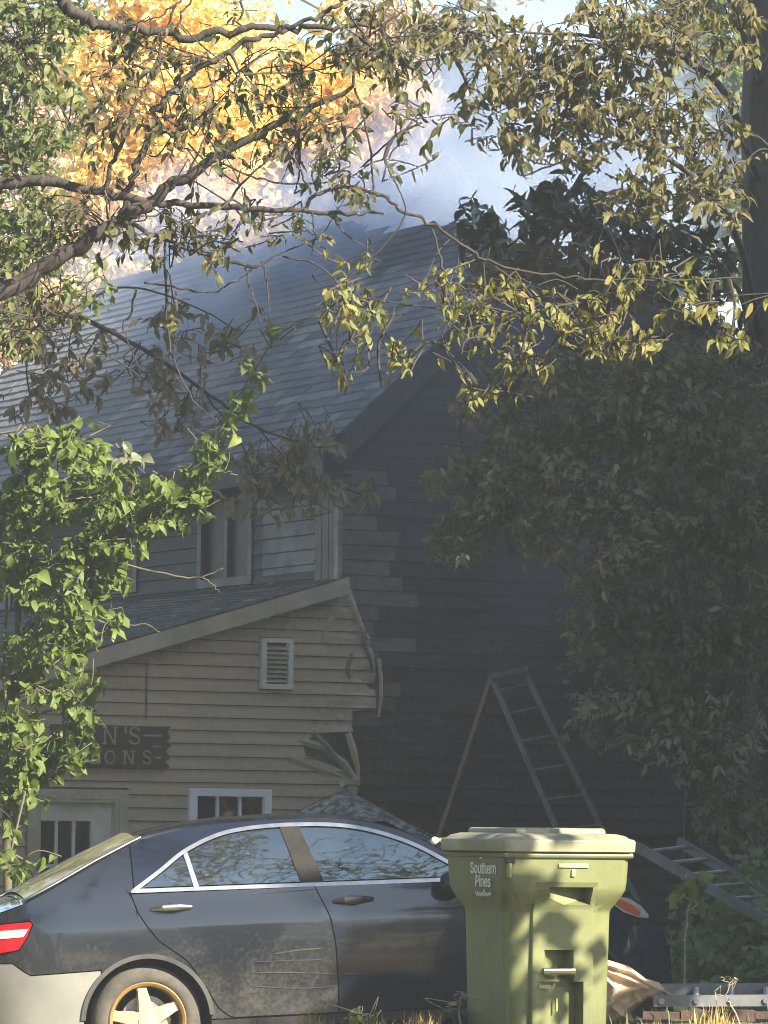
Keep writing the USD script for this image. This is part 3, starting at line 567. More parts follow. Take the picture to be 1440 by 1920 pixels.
Sil = Polygon(list(zip(*[np.concatenate([smooth_line(np.stack([SILX, SILZ], 1), 3)[:, k], np.array([[4.20, .32], [4.14, .24], [3.9, .22], [3.1, .25], [1.5, .25], [.6, .26], [.06, .30], [0, .4]])[:, k]]) for k in (0, 1)]))).buffer(0)
RW, FW_ = (1.0, .317), (3.48, .317)
arch = unary_union([Point(RW).buffer(.365, 32), Point(FW_).buffer(.365, 32), sbox(RW[0] - .35, 0, RW[0] + .35, .32), sbox(FW_[0] - .35, 0, FW_[0] + .35, .32)])
DLO = Polygon(smooth_line([(.94, 1.062), (1.11, 1.174), (1.26, 1.279), (1.44, 1.358), (1.60, 1.393), (1.82, 1.408), (2.07, 1.404), (2.26, 1.383), (2.44, 1.336), (2.62, 1.262), (2.78, 1.168), (2.97, 1.05)], 5).tolist() + [(2.4, 1.052), (1.6, 1.058)])
bp = Polygon([(1.82, 1.5), (1.90, 1.5), (2.07, 1.0), (1.955, 1.0)])
qbar = Polygon([(1.225, 1.4), (1.25, 1.4), (1.345, 1.0), (1.315, 1.0)])
glass_all = DLO.buffer(-.02)
big = lambda g: max(polys(g), key=lambda p: p.area)
gl_ = glass_all.difference(bp).difference(qbar)
q_gl, r_gl, f_gl = big(gl_.intersection(Polygon([(.8, 1.5), (1.235, 1.5), (1.33, .9), (.8, .9)]))), big(gl_.intersection(Polygon([(1.235, 1.5), (1.33, .9), (2.03, .9), (1.86, 1.5)]))), big(gl_.intersection(Polygon([(1.86, 1.5), (2.03, .9), (3.2, .9), (3.2, 1.5)])))
door_line = [(.93, 1.048), (.95, .985), (.97, .928), (1.02, .85), (1.08, .771), (1.17, .705), (1.24, .65), (1.34, .50), (1.41, .374), (1.47, .326), (1.5, .315)]
bgap = [(2.0, 1.048), (2.04, .96), (2.08, .864), (2.105, .709), (2.11, .5), (2.11, .315)]
fgap = [(3.02, 1.05), (3.06, .95), (3.08, .8), (3.07, .55), (3.04, .315)]
R_rear = Polygon([(.93, 1.6), (-1, 1.6), (-1, 0), (1.5, 0)] + door_line[::-1])
R_rd = Polygon(door_line + [(2.11, .315)] + bgap[::-1][1:])
R_fd = Polygon(bgap + [(3.04, .315)] + fgap[::-1][1:])
belt = Polygon([(-1, 3), (6, 3), (6, 1.049), (3.02, 1.0495), (2.0, 1.05), (.93, 1.05), (-1, 1.05)])
bumper_r = Polygon([(-1, .68), (.24, .68), (.30, .632), (.34, .608), (.74, .62), (.74, 0), (-1, 0)])
tail = Polygon([(-.01, .73), (.17, .736), (.28, .755), (.33, .83), (.36, .90), (.345, .918), (.17, .905), (-.01, .90)])
fb = Polygon([(3.70, 0), (3.70, .45), (3.84, .60), (3.90, .735), (6, .735), (6, 0)])
hl = Polygon([(3.70, .918), (3.80, .918), (3.90, .893), (3.98, .845), (4.035, .79), (4.03, .765), (3.95, .775), (3.85, .81), (3.76, .87)])
body = Sil.difference(arch).difference(DLO)
rocker = sbox(1.3, .2, 3.2, .31)
G = .0035
pan = {
    'quarter_panel': body.intersection(R_rear.union(belt.intersection(sbox(-1, 1, .95, 2)))).difference(bumper_r).difference(tail).difference(rocker),
    'rear_door': body.intersection(R_rd).difference(belt).difference(rocker),
    'front_door': body.intersection(R_fd).difference(belt).difference(rocker),
    'roof_side': body.intersection(belt).intersection(sbox(.95, 1, 3.3, 2)),
    'rear_bumper': body.intersection(bumper_r), 'front_bumper': body.intersection(fb).difference(hl), 'sill': body.intersection(rocker)}
pan['fender'] = body.difference(unary_union([R_rear, R_rd, R_fd, belt, fb, hl, rocker])).intersection(sbox(2.9, .2, 5, 1.06))
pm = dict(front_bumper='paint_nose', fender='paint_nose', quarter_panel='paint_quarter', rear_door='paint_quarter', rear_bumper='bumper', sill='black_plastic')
for s in (-1, 1):
    fl = s > 0
    for n, g in pan.items():
        g = max(polys(g.buffer(-G)), key=lambda p: p.area)
        obj(n, lift(g, side(0, s), .06, thick=(0, -s * .02, 0), flip=fl), M[pm.get(n, 'paint')], car, smooth=40, label='faded grey rear bumper lightened for reflected sunlit ground' if n == 'rear_bumper' and s < 0 else None)
    obj('liner', lift(Sil.buffer(-.03).difference(arch).difference(DLO.buffer(.01)), side(-.022, s), .12, flip=fl), M['black'], car, smooth=40)
    obj('window_trim', lift(DLO.buffer(.009).difference(DLO.buffer(-.013)), side(.007, s), .06, thick=(0, -s * .02, 0), flip=fl), M['dull_chrome'], car, smooth=40)
    obj('centre_pillar', lift(DLO.buffer(-.014).intersection(bp.buffer(.012)), side(.003, s), .06, thick=(0, -s * .02, 0), flip=fl), M['pillar'], car, smooth=40)
    obj('window_bar', lift(DLO.buffer(-.014).intersection(qbar), side(.004, s), .06, thick=(0, -s * .02, 0), flip=fl), M['dull_chrome'], car, smooth=40)
    for n, g in (('quarter_window', q_gl), ('rear_window', r_gl), ('front_window', f_gl)):
        obj(n, lift(g, side(-.006, s), .08, flip=fl), M['car_glass'], car, smooth=True)
    t = obj('tail_light', lift(tail.buffer(-.004), side(.008, s), .04, thick=(0, -s * .03, 0), flip=fl), M['red_lens'], car, smooth=40)
    obj('white_band', lift(Polygon([(0, .81), (.305, .83), (.335, .875), (0, .86)]), side(.011, s), .04, flip=fl), M['white_lens'], t, smooth=40)
    h = obj('headlight', lift(hl.buffer(-.003), side(.012, s), .04, thick=(0, -s * .04, 0), flip=fl), M['clear_lens'], car, smooth=40)
    obj('amber_marker', lift(Polygon([(3.73, .905), (3.79, .868), (3.87, .818), (3.955, .787), (3.97, .805), (3.91, .855), (3.82, .895)]), side(.016, s), .04, flip=fl), M['amber_lens'], h, smooth=40)
    # wheel-arch lip and inner arch
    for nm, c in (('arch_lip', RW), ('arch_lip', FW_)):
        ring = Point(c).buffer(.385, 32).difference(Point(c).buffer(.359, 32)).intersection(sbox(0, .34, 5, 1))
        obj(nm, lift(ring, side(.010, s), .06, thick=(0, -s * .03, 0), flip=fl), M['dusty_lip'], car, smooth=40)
        mb = MB(); a = np.linspace(-.2, math.pi + .2, 20); y0, y1 = s * .83, s * .5
        V = [(c[0] + .363 * math.cos(t), y, c[1] + .363 * math.sin(t)) for y in (y0, y1) for t in a] + [(c[0], y1, c[1])]
        mb.add(V, [(i, i + 1, 21 + i, 20 + i) for i in range(19)]); mb.add(V, [(20 + i, 21 + i, 40) for i in range(19)])
        obj('wheel_well', mb.m, M['black'], car)
    # wheels
    for c in (RW, FW_):
        yo = s * .84
        def Y(d): return yo - s * d
        mb = MB().lathe([(.212, Y(.03)), (.222, Y(.012)), (.235, Y(.002)), (.258, Y(.0)), (.288, Y(.010)), (.308, Y(.03)), (.317, Y(.05)), (.317, Y(.19)), (.295, Y(.21)), (.212, Y(.2))], 56, 'y', (c[0], 0, c[1]))
        ty = obj('wheel', mb.m, M['tyre'], car, smooth=35)
        obj('rim', MB().lathe([(.216, Y(.016)), (.225, Y(.006)), (.218, Y(.0)), (.204, Y(.008)), (.196, Y(.03)), (.190, Y(.18))], 48, 'y', (c[0], 0, c[1])).m, M['wheel_gold'], ty, smooth=35)
        mbs = MB()
        for k in range(5):
            a = math.radians(97 + 72 * k); d = np.array([math.cos(a), 0, math.sin(a)]); p = np.array([-math.sin(a), 0, math.cos(a)])
            P = []
            for r, w, dep in ((.03, .055, .012), (.10, .042, .008), (.17, .032, .02), (.204, .034, .028)):
                for q_ in (-1, 1): P += [np.array([c[0], Y(dep), c[1]]) + d * r + p * w * q_ * .8, np.array([c[0], Y(dep + .035), c[1]]) + d * r + p * w * q_]
            P = np.array(P)
            mbs.tm(hull(P[:8])); mbs.tm(hull(P[4:12])); mbs.tm(hull(P[8:]))
        mbs.lathe([(.0, Y(.004)), (.05, Y(.006)), (.058, Y(.014)), (.06, Y(.05))], 24, 'y', (c[0], 0, c[1]))
        obj('spokes', mbs.m, M['wheel_cream'], ty, smooth=30)
        obj('brake_disc', MB().lathe([(.0, Y(.085)), (.13, Y(.085)), (.145, Y(.09)), (.145, Y(.11)), (0, Y(.11))], 32, 'y', (c[0], 0, c[1])).m, M['steel'], ty, smooth=30)
        obj('wheel_hub', MB().lathe([(.0, Y(.15)), (.2, Y(.16)), (.2, Y(.18))], 24, 'y', (c[0], 0, c[1])).m, M['black'], ty)
    # door handles, mirror
    for x0, m_ in ((1.05, 'dull_chrome'), (2.11, 'black_plastic')):
        z = .955; y = gw_(x0 + .1, z)
        hnd = hull(np.vstack([trimesh.creation.icosphere(2, r).vertices * (1, .7, 1) + (x, s * (y + o), zz) for x, r, o, zz in ((x0, .012, .004, z), (x0 + .06, .02, .028, z + .006), (x0 + .15, .02, .028, z + .008), (x0 + .22, .013, .006, z + .004))]))
        hd = obj('door_handle', hnd, M[m_], car, smooth=40)
        obj('handle_cup', hull(np.vstack([trimesh.creation.icosphere(2, 1).vertices * (.06, .006, .034) + (x0 + .1, s * (y + .002), z - .004)])), M['paint'], hd, smooth=True)
    mir = hull(np.vstack([trimesh.creation.icosphere(2, 1).vertices * (.09, .09, .065) + (2.80, s * .98, 1.05), trimesh.creation.icosphere(2, 1).vertices * (.05, .03, .03) + (2.86, s * .88, 1.02)]))
    obj('side_mirror', mir, M['paint'], car, smooth=True)
    if s < 0:                              # dried mud rings and pale scuffs on the lower doors
        carp = lambda px, py: np.linalg.solve(np.stack([cfx, cfz, -ray(px, py)], 1), EYE - CO + .85 * cfy)[:2]
        for k, (pts, w) in enumerate(((((632, 1827), (600, 1825), (540, 1823), (468, 1824)), .007), (((470, 1848), (550, 1853), (630, 1849)), .006), (((645, 1825), (700, 1826)), .006), (((480, 1803), (600, 1799)), .005), (((515, 1788), (560, 1781), (600, 1778)), .009), (((475, 1676), (590, 1668)), .004))):
            P = smooth_line([carp(*p) for p in pts], 5)
            obj('mud_streak', lift(LineString(P).buffer(w / 2), side(.004, s), .06), M['mud'], car)
# top skins
def top(x0, x1, inset0=0.0, off=0.0, crown=.06, n=24, ymax=None):
    xs = np.linspace(x0, x1, n); ts = np.linspace(-1, 1, 17); V = []
    for x in xs:
        z = float(zt(x)); g = float(gw_(x, z)) - inset0
        for t in ts: V.append((x, g * t, z + crown * (1 - t * t)**1.0 + off - .0005))
    q = [(i * 17 + j, (i + 1) * 17 + j, (i + 1) * 17 + j + 1, i * 17 + j + 1) for i in range(n - 1) for j in range(16)]
    return (np.array(V), np.array(q))
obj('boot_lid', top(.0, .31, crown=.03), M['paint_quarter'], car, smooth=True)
obj('rear_screen_surround', top(.31, 1.03, crown=.035), M['paint'], car, smooth=True)
obj('rear_screen', top(.33, 1.0, .05, .012, .036), M['rear_glass'], car, smooth=True)
mb = MB()
for s in (-1, 1): mb.tube([(x, s * (float(gw_(x, zt(x))) - .045), float(zt(x)) + .014) for x in np.linspace(.31, 1.02, 14)], .009, 6)
obj('screen_moulding', mb.m, M['dull_chrome'], car, smooth=True)
obj('roof', top(1.03, 2.54, crown=.03), M['paint'], car, smooth=True)
obj('windscreen', top(2.54, 3.1, crown=.05), M['car_glass'], car, smooth=True)
obj('bonnet', top(3.1, 4.2, crown=.04), M['paint'], car, smooth=True)
def endcap(x, s):
    a = np.linspace(-1, 1, 15); zs = np.linspace(.3, float(zt(x)), 10)
    V = [(x + s * .05 * (1 - t * t), float(gw_(x, z)) * t, z) for z in zs for t in a]
    q = [(i * 15 + j, i * 15 + j + 1, (i + 1) * 15 + j + 1, (i + 1) * 15 + j) for i in range(9) for j in range(14)]
    return (np.array(V), np.array(q)[:, ::-1] if s < 0 else np.array(q))
obj('rear_face', endcap(0.0, -1), M['bumper'], car, smooth=True)
obj('front_face', endcap(4.2, 1), M['paint'], car, smooth=True)
obj('underbody', MB().box(.2, -.70, .2, 4.0, .70, .28).m, M['black'], car)
obj('dashboard', MB().box(2.55, -.66, .6, 3.0, .66, .97).m, M['seat'], car)
for x, y in ((1.72, -.36), (1.72, .36), (.95, -.36), (.95, .36)):
    st = obj('car_seat', MB().tm(rbox(x - .1, y - .24, .45, x + .14, y + .24, 1.08, .06)).tm(rbox(x, y - .24, .4, x + .5, y + .24, .55, .06)).m, M['seat'], car, smooth=50)
    obj('headrest', rbox(x - .09, y - .12, 1.1, x + .02, y + .12, 1.26, .04), M['seat'], st, smooth=50)
a = np.linspace(0, 2 * np.pi, 33); c0 = np.array([2.36, .36, .98]); e1, e2 = np.array([0, 1, 0]), np.array([.38, 0, .92])
obj('steering_wheel', MB().tube([c0 + .19 * (math.cos(t) * e1 + math.sin(t) * e2) for t in a], .014, 6, False).m, M['pale_plastic'], car, smooth=True)

# ------------------------------------------------------------------ the wheeled bin
BR = math.radians(20)
_bp = at(972, 2003, 19.6)
def bin_w(x, y, z): return np.array(_bp) + x * np.array([math.cos(BR), math.sin(BR), 0]) + y * np.array([-math.sin(BR), math.cos(BR), 0]) + np.array([0, 0, z])
# near corner of the waist is at the pixel measured; the origin is the middle of the footprint
borg = bin_w(.21, .30, 0); borg[2] = 0.325
wbin = thing('wheeled_bin', borg, BR, 'olive green wheeled bin with white town lettering and metal lift bar', 'bin')
def rr(hx, y0, y1, r, z, n=8):
    P = []
    for cx, cy, a0 in ((hx - r, y1 - r, 0), (-hx + r, y1 - r, 90), (-hx + r, y0 + r, 180), (hx - r, y0 + r, 270)):
        for k in range(n + 1):
            t = math.radians(a0 + 90 * k / n); P.append((cx + r * math.cos(t), cy + r * math.sin(t), z))
    return P
secs = [(.0, .235, -.27, .27, .05), (.02, .245, -.28, .285, .06), (.35, .255, -.29, .30, .075), (.66, .264, -.297, .31, .085), (.715, .266, -.30, .312, .09), (.735, .27, -.305, .318, .09), (.765, .284, -.325, .34, .075), (.80, .298, -.348, .365, .06), (.825, .306, -.36, .38, .05), (.86, .309, -.364, .388, .048), (.94, .312, -.37, .394, .046), (1.03, .315, -.374, .40, .046)]
rings = [rr(hx, y0, y1, r, z) for z, hx, y0, y1, r in secs]; N = len(rings[0])
V = np.vstack(rings); q = [(i * N + j, i * N + (j + 1) % N, (i + 1) * N + (j + 1) % N, (i + 1) * N + j) for i in range(len(rings) - 1) for j in range(N)]
Fq = np.array(q); Ft = np.vstack([Fq[:, [0, 1, 2]], Fq[:, [0, 2, 3]]])
cap0 = [(0, j + 1, j) for j in range(1, N - 1)]; o = (len(rings) - 1) * N; cap1 = [(o, o + j, o + j + 1) for j in range(1, N - 1)]
bt = manifold3d.Manifold(manifold3d.Mesh(np.asarray(V, np.float32), np.vstack([Ft, cap0, cap1]).astype(np.uint32)))
def mf(tm): return manifold3d.Manifold(manifold3d.Mesh(np.asarray(tm.vertices, np.float32), np.asarray(tm.faces, np.uint32)))
# a raised middle panel down the front, then the hand pockets cut into it
pl = rbox(-.155, -.316, -.0, .155, -.2, .76, .012)
bt = bt + mf(pl)
bt = bt + mf(hull([(x, y, z) for x in (-.15, .15) for (y, z) in ((-.312, .72), (-.372, .86), (-.2, .72), (-.2, .86))]))
def pocket(x0, x1, z0, z1, yf, dr, dl=.012, zb=.03):      # deepest along its right and upper walls
    return mf(hull([(x, yf - .06, z) for x in (x0, x1) for z in (z0, z1)] + [(x, yf, z) for x in (x0, x1) for z in (z0, z1)] + [(x1 - .003, yf + dr, z1 - .003), (x1 - .003, yf + dr, z0 + zb), (x0 + .03, yf + dl, z1 - .003), (x0 + .03, yf + dl * .6, z0 + zb)]))
bt = bt - pocket(-.094, .128, .735, .838, -.372, .11, .06, .05)
bt = bt - pocket(-.094, .052, .415, .55, -.316, .10, .05, .0)
bt = bt - pocket(-.13, .102, .0, .405, -.316, .085, .012, .0)
bt = bt - mf(trimesh.creation.box((.075, .16, .05), trimesh.transformations.translation_matrix((.02, -.316, .405))))
obj('body', bt, M['olive'], wbin, smooth=32)
lidr = [(.995, .318, -.378, .402, .05), (1.0, .339, -.40, .425, .06), (1.045, .342, -.403, .428, .06), (1.055, .336, -.398, .422, .06), (1.06, .32, -.38, .405, .06), (1.072, .306, -.365, .39, .06), (1.082, .27, -.325, .35, .05)]
rings = [rr(hx, y0, y1, r, z) for z, hx, y0, y1, r in lidr]; V = np.vstack(rings + [[(0, 0.01, 1.088)]]); nn = len(lidr)
q = [(i * N + j, i * N + (j + 1) % N, (i + 1) * N + (j + 1) % N, (i + 1) * N + j) for i in range(nn - 1) for j in range(N)]
mb = MB().add(V, q); mb.add(V, [((nn - 1) * N + j, (nn - 1) * N + (j + 1) % N, nn * N) for j in range(N)])
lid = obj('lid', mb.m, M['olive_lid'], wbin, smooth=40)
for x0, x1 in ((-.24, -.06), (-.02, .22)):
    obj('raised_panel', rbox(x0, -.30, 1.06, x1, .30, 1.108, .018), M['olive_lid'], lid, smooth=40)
obj('rim', MB().tm(rbox(-.322, -.386, .968, .322, .41, .997, .012)).m, M['olive'], wbin, smooth=40)
obj('lift_bar', MB().tube([(-.10, -.318, .452), (.056, -.318, .452)], .017, 14).m, M['chrome'], wbin, smooth=40)
obj('embossed_plate', MB().tm(rbox(-.05, -.3765, .925, .10, -.36, .945, .004)).tm(rbox(.015, -.3755, .885, .035, -.36, .918, .004)).m, M['pale_olive'], wbin, smooth=40)
obj('catch', MB().tm(rbox(-.300, -.395, .88, -.287, -.355, .945, .004)).m, M['pale_olive'], wbin, smooth=40)
obj('ribbed_clip', MB().tm(rbox(-.31, -.385, .945, -.265, -.36, .975, .005)).m, M['black_plastic'], wbin)
for z in (.10,):
    obj('tag_mark', MB().box(-.03, -.312, .27, -.024, -.300, .33).box(-.12, -.319, .375, -.06, -.311, .39).m, M['pale_olive'], wbin)
obj('handle_bar', MB().tube([(-.335, .45, 1.04), (.335, .45, 1.04)], .016, 10).tube([(-.30, .40, 1.0), (-.30, .45, 1.04)], .018, 8).tube([(.30, .40, 1.0), (.30, .45, 1.04)], .018, 8).m, M['olive'], wbin, smooth=40)
obj('hinge_knob', trimesh.creation.icosphere(2, .02).apply_translation((-.345, .45, 1.04)), M['white_print'], wbin, smooth=True)  # white ball imitates the glint on the handle end
obj('axle', MB().tube([(-.33, .30, .13), (.33, .30, .13)], .012, 8).m, M['steel'], wbin)
for s in (-1, 1):
    mb = MB(); xw = s * .265
    prof = [(.085, 0), (.115, -.004), (.13, .012), (.13, .045), (.115, .06), (.085, .056)]
    a = np.linspace(0, 2 * np.pi, 36, endpoint=False)
    V = np.vstack([np.stack([np.full(36, xw + s * (.0 + h)), .30 + r * np.cos(a), .13 + r * np.sin(a)], 1) for r, h in prof])
    mb.add(V, [(i * 36 + j, i * 36 + (j + 1) % 36, (i + 1) * 36 + (j + 1) % 36, (i + 1) * 36 + j) for i in range(5) for j in range(36)])
    w = obj('wheel', mb.m, M['black_plastic'], wbin, smooth=35)
    mb = MB()
    for k in range(8):
        t = k * math.pi / 4 + .2; mb.bar((xw + s * .03, .30, .13), (xw + s * .03, .30 + .088 * math.cos(t), .13 + .088 * math.sin(t)), .012, .02, (1, 0, 0))
    mb.tube([(xw + s * .005, .30, .13), (xw + s * .06, .30, .13)], .025, 12)
    obj('spokes', mb.m, M['black_plastic'], w)
# lettering on the left side of the hopper
def print_left(text, h, yc, z, name='lettering', bold=False, sx=1.0):
    m = meshkit.text_mesh(text, h, .0016, bold); v = m.vertices; c = (v[:, 0].max() + v[:, 0].min()) / 2; x = -.3125
    obj(name, (np.stack([x - v[:, 2] - .0, yc - (v[:, 0] - c) * sx, z + v[:, 1]], 1), m.faces[:, ::-1]), M['white_print'], wbin)
print_left('Southern', .05, -.10, .895, bold=True, sx=1.12)
print_left('Pines', .05, -.10, .835, bold=True, sx=1.12)
fl_ = Polygon([(-.035, 0), (-.01, -.022), (.0, -.026), (.012, -.02), (.04, .004), (.016, .02), (.0, .06), (-.006, .022)])
m = trimesh.creation.extrude_polygon(fl_, .0016, engine='earcut')
obj('pine_emblem', (np.stack([-.3128 - m.vertices[:, 2], -.07 - m.vertices[:, 0], .985 + m.vertices[:, 1]], 1), m.faces[:, ::-1]), M['white_print'], wbin)
pts = [(-.3125, -.0 - .008 * k, .80 + .009 * math.sin(k * 1.9) + (.014 if k in (0, 14) else 0)) for k in range(26)]
obj('script_line', MB().tube(smooth_line(pts, 3), .0025, 5).m, M['white_print'], wbin)

# ------------------------------------------------------------------ canopy, ladders, cloth and hose
ua = at(645, 1472, 32.0); ug = float(ground_z(ua[0], ua[1]))
umb = thing('patio_umbrella', (ua[0], ua[1], ug), 0.3, 'grey mottled patio umbrella with a low peak between the car and the siding', 'umbrella')
ah = ua[2] - ug; R_, DR = 1.75, .80
for k in range(8):
    a0, a1 = 2 * math.pi * k / 8, 2 * math.pi * (k + 1) / 8; V = []
    for i in range(9):
        t = i / 8
        for j in range(5):
            u_ = j / 4; p0 = np.array([math.cos(a0), math.sin(a0)]); p1 = np.array([math.cos(a1), math.sin(a1)]); p = (p0 * (1 - u_) + p1 * u_) * R_ * t
            sag = .05 * 4 * u_ * (1 - u_) * t + .02 * (meshkit.noise(np.array([p[0] * 6, p[1] * 6, k]))) 
            V.append((p[0], p[1], ah - .02 - DR * t**.96 - sag))
    obj('canopy_panel', (np.array(V), np.array([(i * 5 + j, (i + 1) * 5 + j, (i + 1) * 5 + j + 1, i * 5 + j + 1) for i in range(8) for j in range(4)])), M['canopy'], umb, smooth=True)
    obj('rib', MB().tube([(0, 0, ah - .06), (R_ * math.cos(a0), R_ * math.sin(a0), ah - .05 - DR)], .01, 5).m, M['old_alu'], umb)
obj('pole', MB().tube([(0, 0, 0), (0, 0, ah + .01)], .02, 10).m, M['old_alu'], umb)
obj('cap', trimesh.creation.icosphere(2, .03).apply_translation((0, 0, ah)), M['canopy'], umb, smooth=True)

def P3(px, py, D): return at(px, py, D)
def ladder(name, A0, A1, B0, B1, rungs, w, d, label, mrail, mrung, upv=(0, 0, 1), rr_=.013, ends=False):
    """Rails A0-A1 and B0-B1, rungs at the given fractions."""
    A0, A1, B0, B1 = map(np.asarray, (A0, A1, B0, B1)); base = (A0 + B0) / 2; t = thing(name, base, 0, label, 'ladder')
    obj('rail', MB().bar(A0 - base, A1 - base, w, d, upv).m, mrail, t); obj('rail', MB().bar(B0 - base, B1 - base, w, d, upv).m, mrail, t)
    for f in rungs:
        p, q_ = A0 + (A1 - A0) * f - base, B0 + (B1 - B0) * f - base; e = (q_ - p) / np.linalg.norm(q_ - p)
        obj('rung', MB().tube([p - e * (.03 if ends else 0), q_ + e * (.03 if ends else 0)], rr_, 8).m, mrung, t, smooth=40)
    return t, base
gz = lambda p: np.array([p[0], p[1], float(ground_z(p[0], p[1]))])
la1, lb1 = P3(925, 1278, 34.0), P3(985, 1264, 34.0)
la0, lb0 = P3(1210, 1940, 32.6), P3(1318, 1938, 32.6)
def frac(py): return (1940 - py) / (1940 - 1271)
st, sb = ladder('step_ladder', la0, la1, lb0, lb1, [frac(p) for p in (1290, 1335, 1390, 1446, 1503, 1560, 1620, 1680, 1740, 1800, 1860)], .035, .07, 'tall aluminium step ladder standing against the charred wall', M['old_alu'], M['old_alu'], upv=(0, -1, .2))
obj('rear_leg', MB().bar(P3(924, 1268, 34.1) - sb, P3(700, 1950, 35.4) - sb, .04, .05).m, M['rust_wood'], st)
obj('top_cap', MB().tm(hull([p - sb for p in (P3(920, 1272, 33.9), P3(990, 1258, 33.9), P3(920, 1262, 33.9), P3(990, 1250, 33.9), P3(920, 1272, 34.2), P3(990, 1258, 34.2), P3(920, 1262, 34.2), P3(990, 1250, 34.2))])).m, M['old_alu'], st)
lad2, _ = ladder('extension_ladder', P3(1195, 1588, 27.2), P3(1640, 1842, 24.9), P3(1272, 1578, 27.6), P3(1720, 1850, 25.3), [i / 11 + .04 for i in range(11)], 0.028, .065, 'silver extension ladder lying on the ivy bank', M['dull_rail'], M['aluminium'], upv=(0, -.25, 1), rr_=.014)
flat, _ = ladder('ladder_on_grass', P3(1225, 1877, 22.6), P3(2000, 1872, 22.9), P3(1225, 1855, 23.4), P3(2000, 1850, 23.7), [i / 12 + .02 for i in range(12)], .03, .06, 'grey metal ladder lying flat at the foot of the ivy', M['old_alu'], M['aluminium'], rr_=.016, ends=True)
for i in range(12):
    p = P3(1240 + i * 70, 1904, 22.3)
    if i == 0: eg = thing('brick_edging', gz(p), 0, 'row of low red brown edging bricks below the grey ladder', 'edging'); b0 = gz(p)
    obj('brick', MB().tm(trimesh.creation.box((.19, .1, .035 + .01 * (i % 3)), trimesh.transformations.rotation_matrix(.04 * ((i * 7) % 5 - 2), (0, 0, 1)))).m, M['brick_edge'], eg)
    prim = stage.GetPrimAtPath(f'{eg}/brick' + (f'_{i:03d}' if i else '')); UsdGeom.Xformable(prim).AddTranslateOp().Set(Gf.Vec3d(*map(float, p - b0)))

# crumpled tan cloth in front of the car's nose, with a dark sleeve and a pale cuff
def crumple(outline, D, depth, seed, folds, cell=.009):
    poly = Polygon([tuple((at(*p, D) - EYE)[[0, 2]]) for p in outline]).buffer(.0)
    c = poly.centroid
    def fn(a, b):
        p = np.stack([a * 7, b * 7, 0 * a + seed], -1); d = np.array([poly.exterior.distance(Point(x, y)) for x, y in zip(a, b)])
        p = p + .5 * (meshkit.fbm(p * 1.3, 2, seed + 9)[:, None] - .5) * np.array([1, 1, 0])
        h = .07 * (meshkit.fbm(p * 1.4, 3, seed) - .5) - .05 * np.abs(meshkit.noise(p * 2.1, seed + 2) - .5)
        for line, hh, w in folds:
            L_ = LineString([tuple((at(*q_, D) - EYE)[[0, 2]]) for q_ in line]); e = np.array([L_.distance(Point(x, y)) for x, y in zip(a, b)])
            h = h + hh * np.exp(-(e / w)**2)
        return np.stack([a, D - depth * np.sqrt(np.clip(d / .16, 0, 1)) - h * smoothstep(0, .02, d) * 1.0, b + EYE[2]], 1)
    f = lift(poly, fn, cell); v, fc = f
    back = v.copy(); back[:, 1] = D + depth * .5
    return (np.vstack([v, back]), np.vstack([fc, fc[:, ::-1] + len(v)]))
cb = gz(at(1185, 1900, 23.0))
cl = thing('crumpled_coat', cb, 0, 'crumpled tan canvas coat heaped on the ground by the car nose', 'coat')
tan = crumple([(1095, 1812), (1140, 1800), (1180, 1812), (1212, 1836), (1236, 1842), (1248, 1858), (1232, 1868), (1215, 1872), (1195, 1888), (1182, 1900), (1190, 1918), (1130, 1925), (1085, 1930)], 22.9, .07, 4, [(((1130, 1806), (1185, 1822), (1222, 1848), (1244, 1858)), .05, .012), (((1140, 1822), (1180, 1836), (1212, 1852)), .045, .010), (((1240, 1856), (1210, 1868), (1175, 1890), (1150, 1912)), .06, .014), (((1205, 1852), (1165, 1862), (1138, 1885), (1128, 1922)), .06, .013), (((1128, 1830), (1150, 1850), (1140, 1870)), .05, .012), (((1190, 1866), (1200, 1880)), .04, .010), (((1150, 1890), (1168, 1905), (1180, 1915)), .05, .012)])
obj('cloth', (tan[0] - cb, tan[1]), M['canvas'], cl, smooth=True)
sl_ = [at(1210, 1862, 22.95), at(1240, 1872, 22.95), at(1262, 1884, 22.9), at(1278, 1893, 22.85)]
obj('sleeve', MB().tube(smooth_line([p - cb for p in sl_], 4), np.linspace(.055, .034, 13), 12).m, M['dark_cloth'], cl, smooth=True)
c0_, c1_ = at(1268, 1887, 22.85) - cb, at(1292, 1894, 22.8) - cb
obj('cuff', MB().tube([c0_, c0_ * .5 + c1_ * .5, c1_], [.031, .034, .030], 12).m, M['lime'], cl, smooth=40)
obj('boot', MB().tm(hull(np.vstack([trimesh.creation.icosphere(1, r).vertices + (at(px, py, 22.8) - cb) for px, py, r in ((1296, 1898, .03), (1312, 1900, .024))]))).m, M['dark_cloth'], cl, smooth=True)
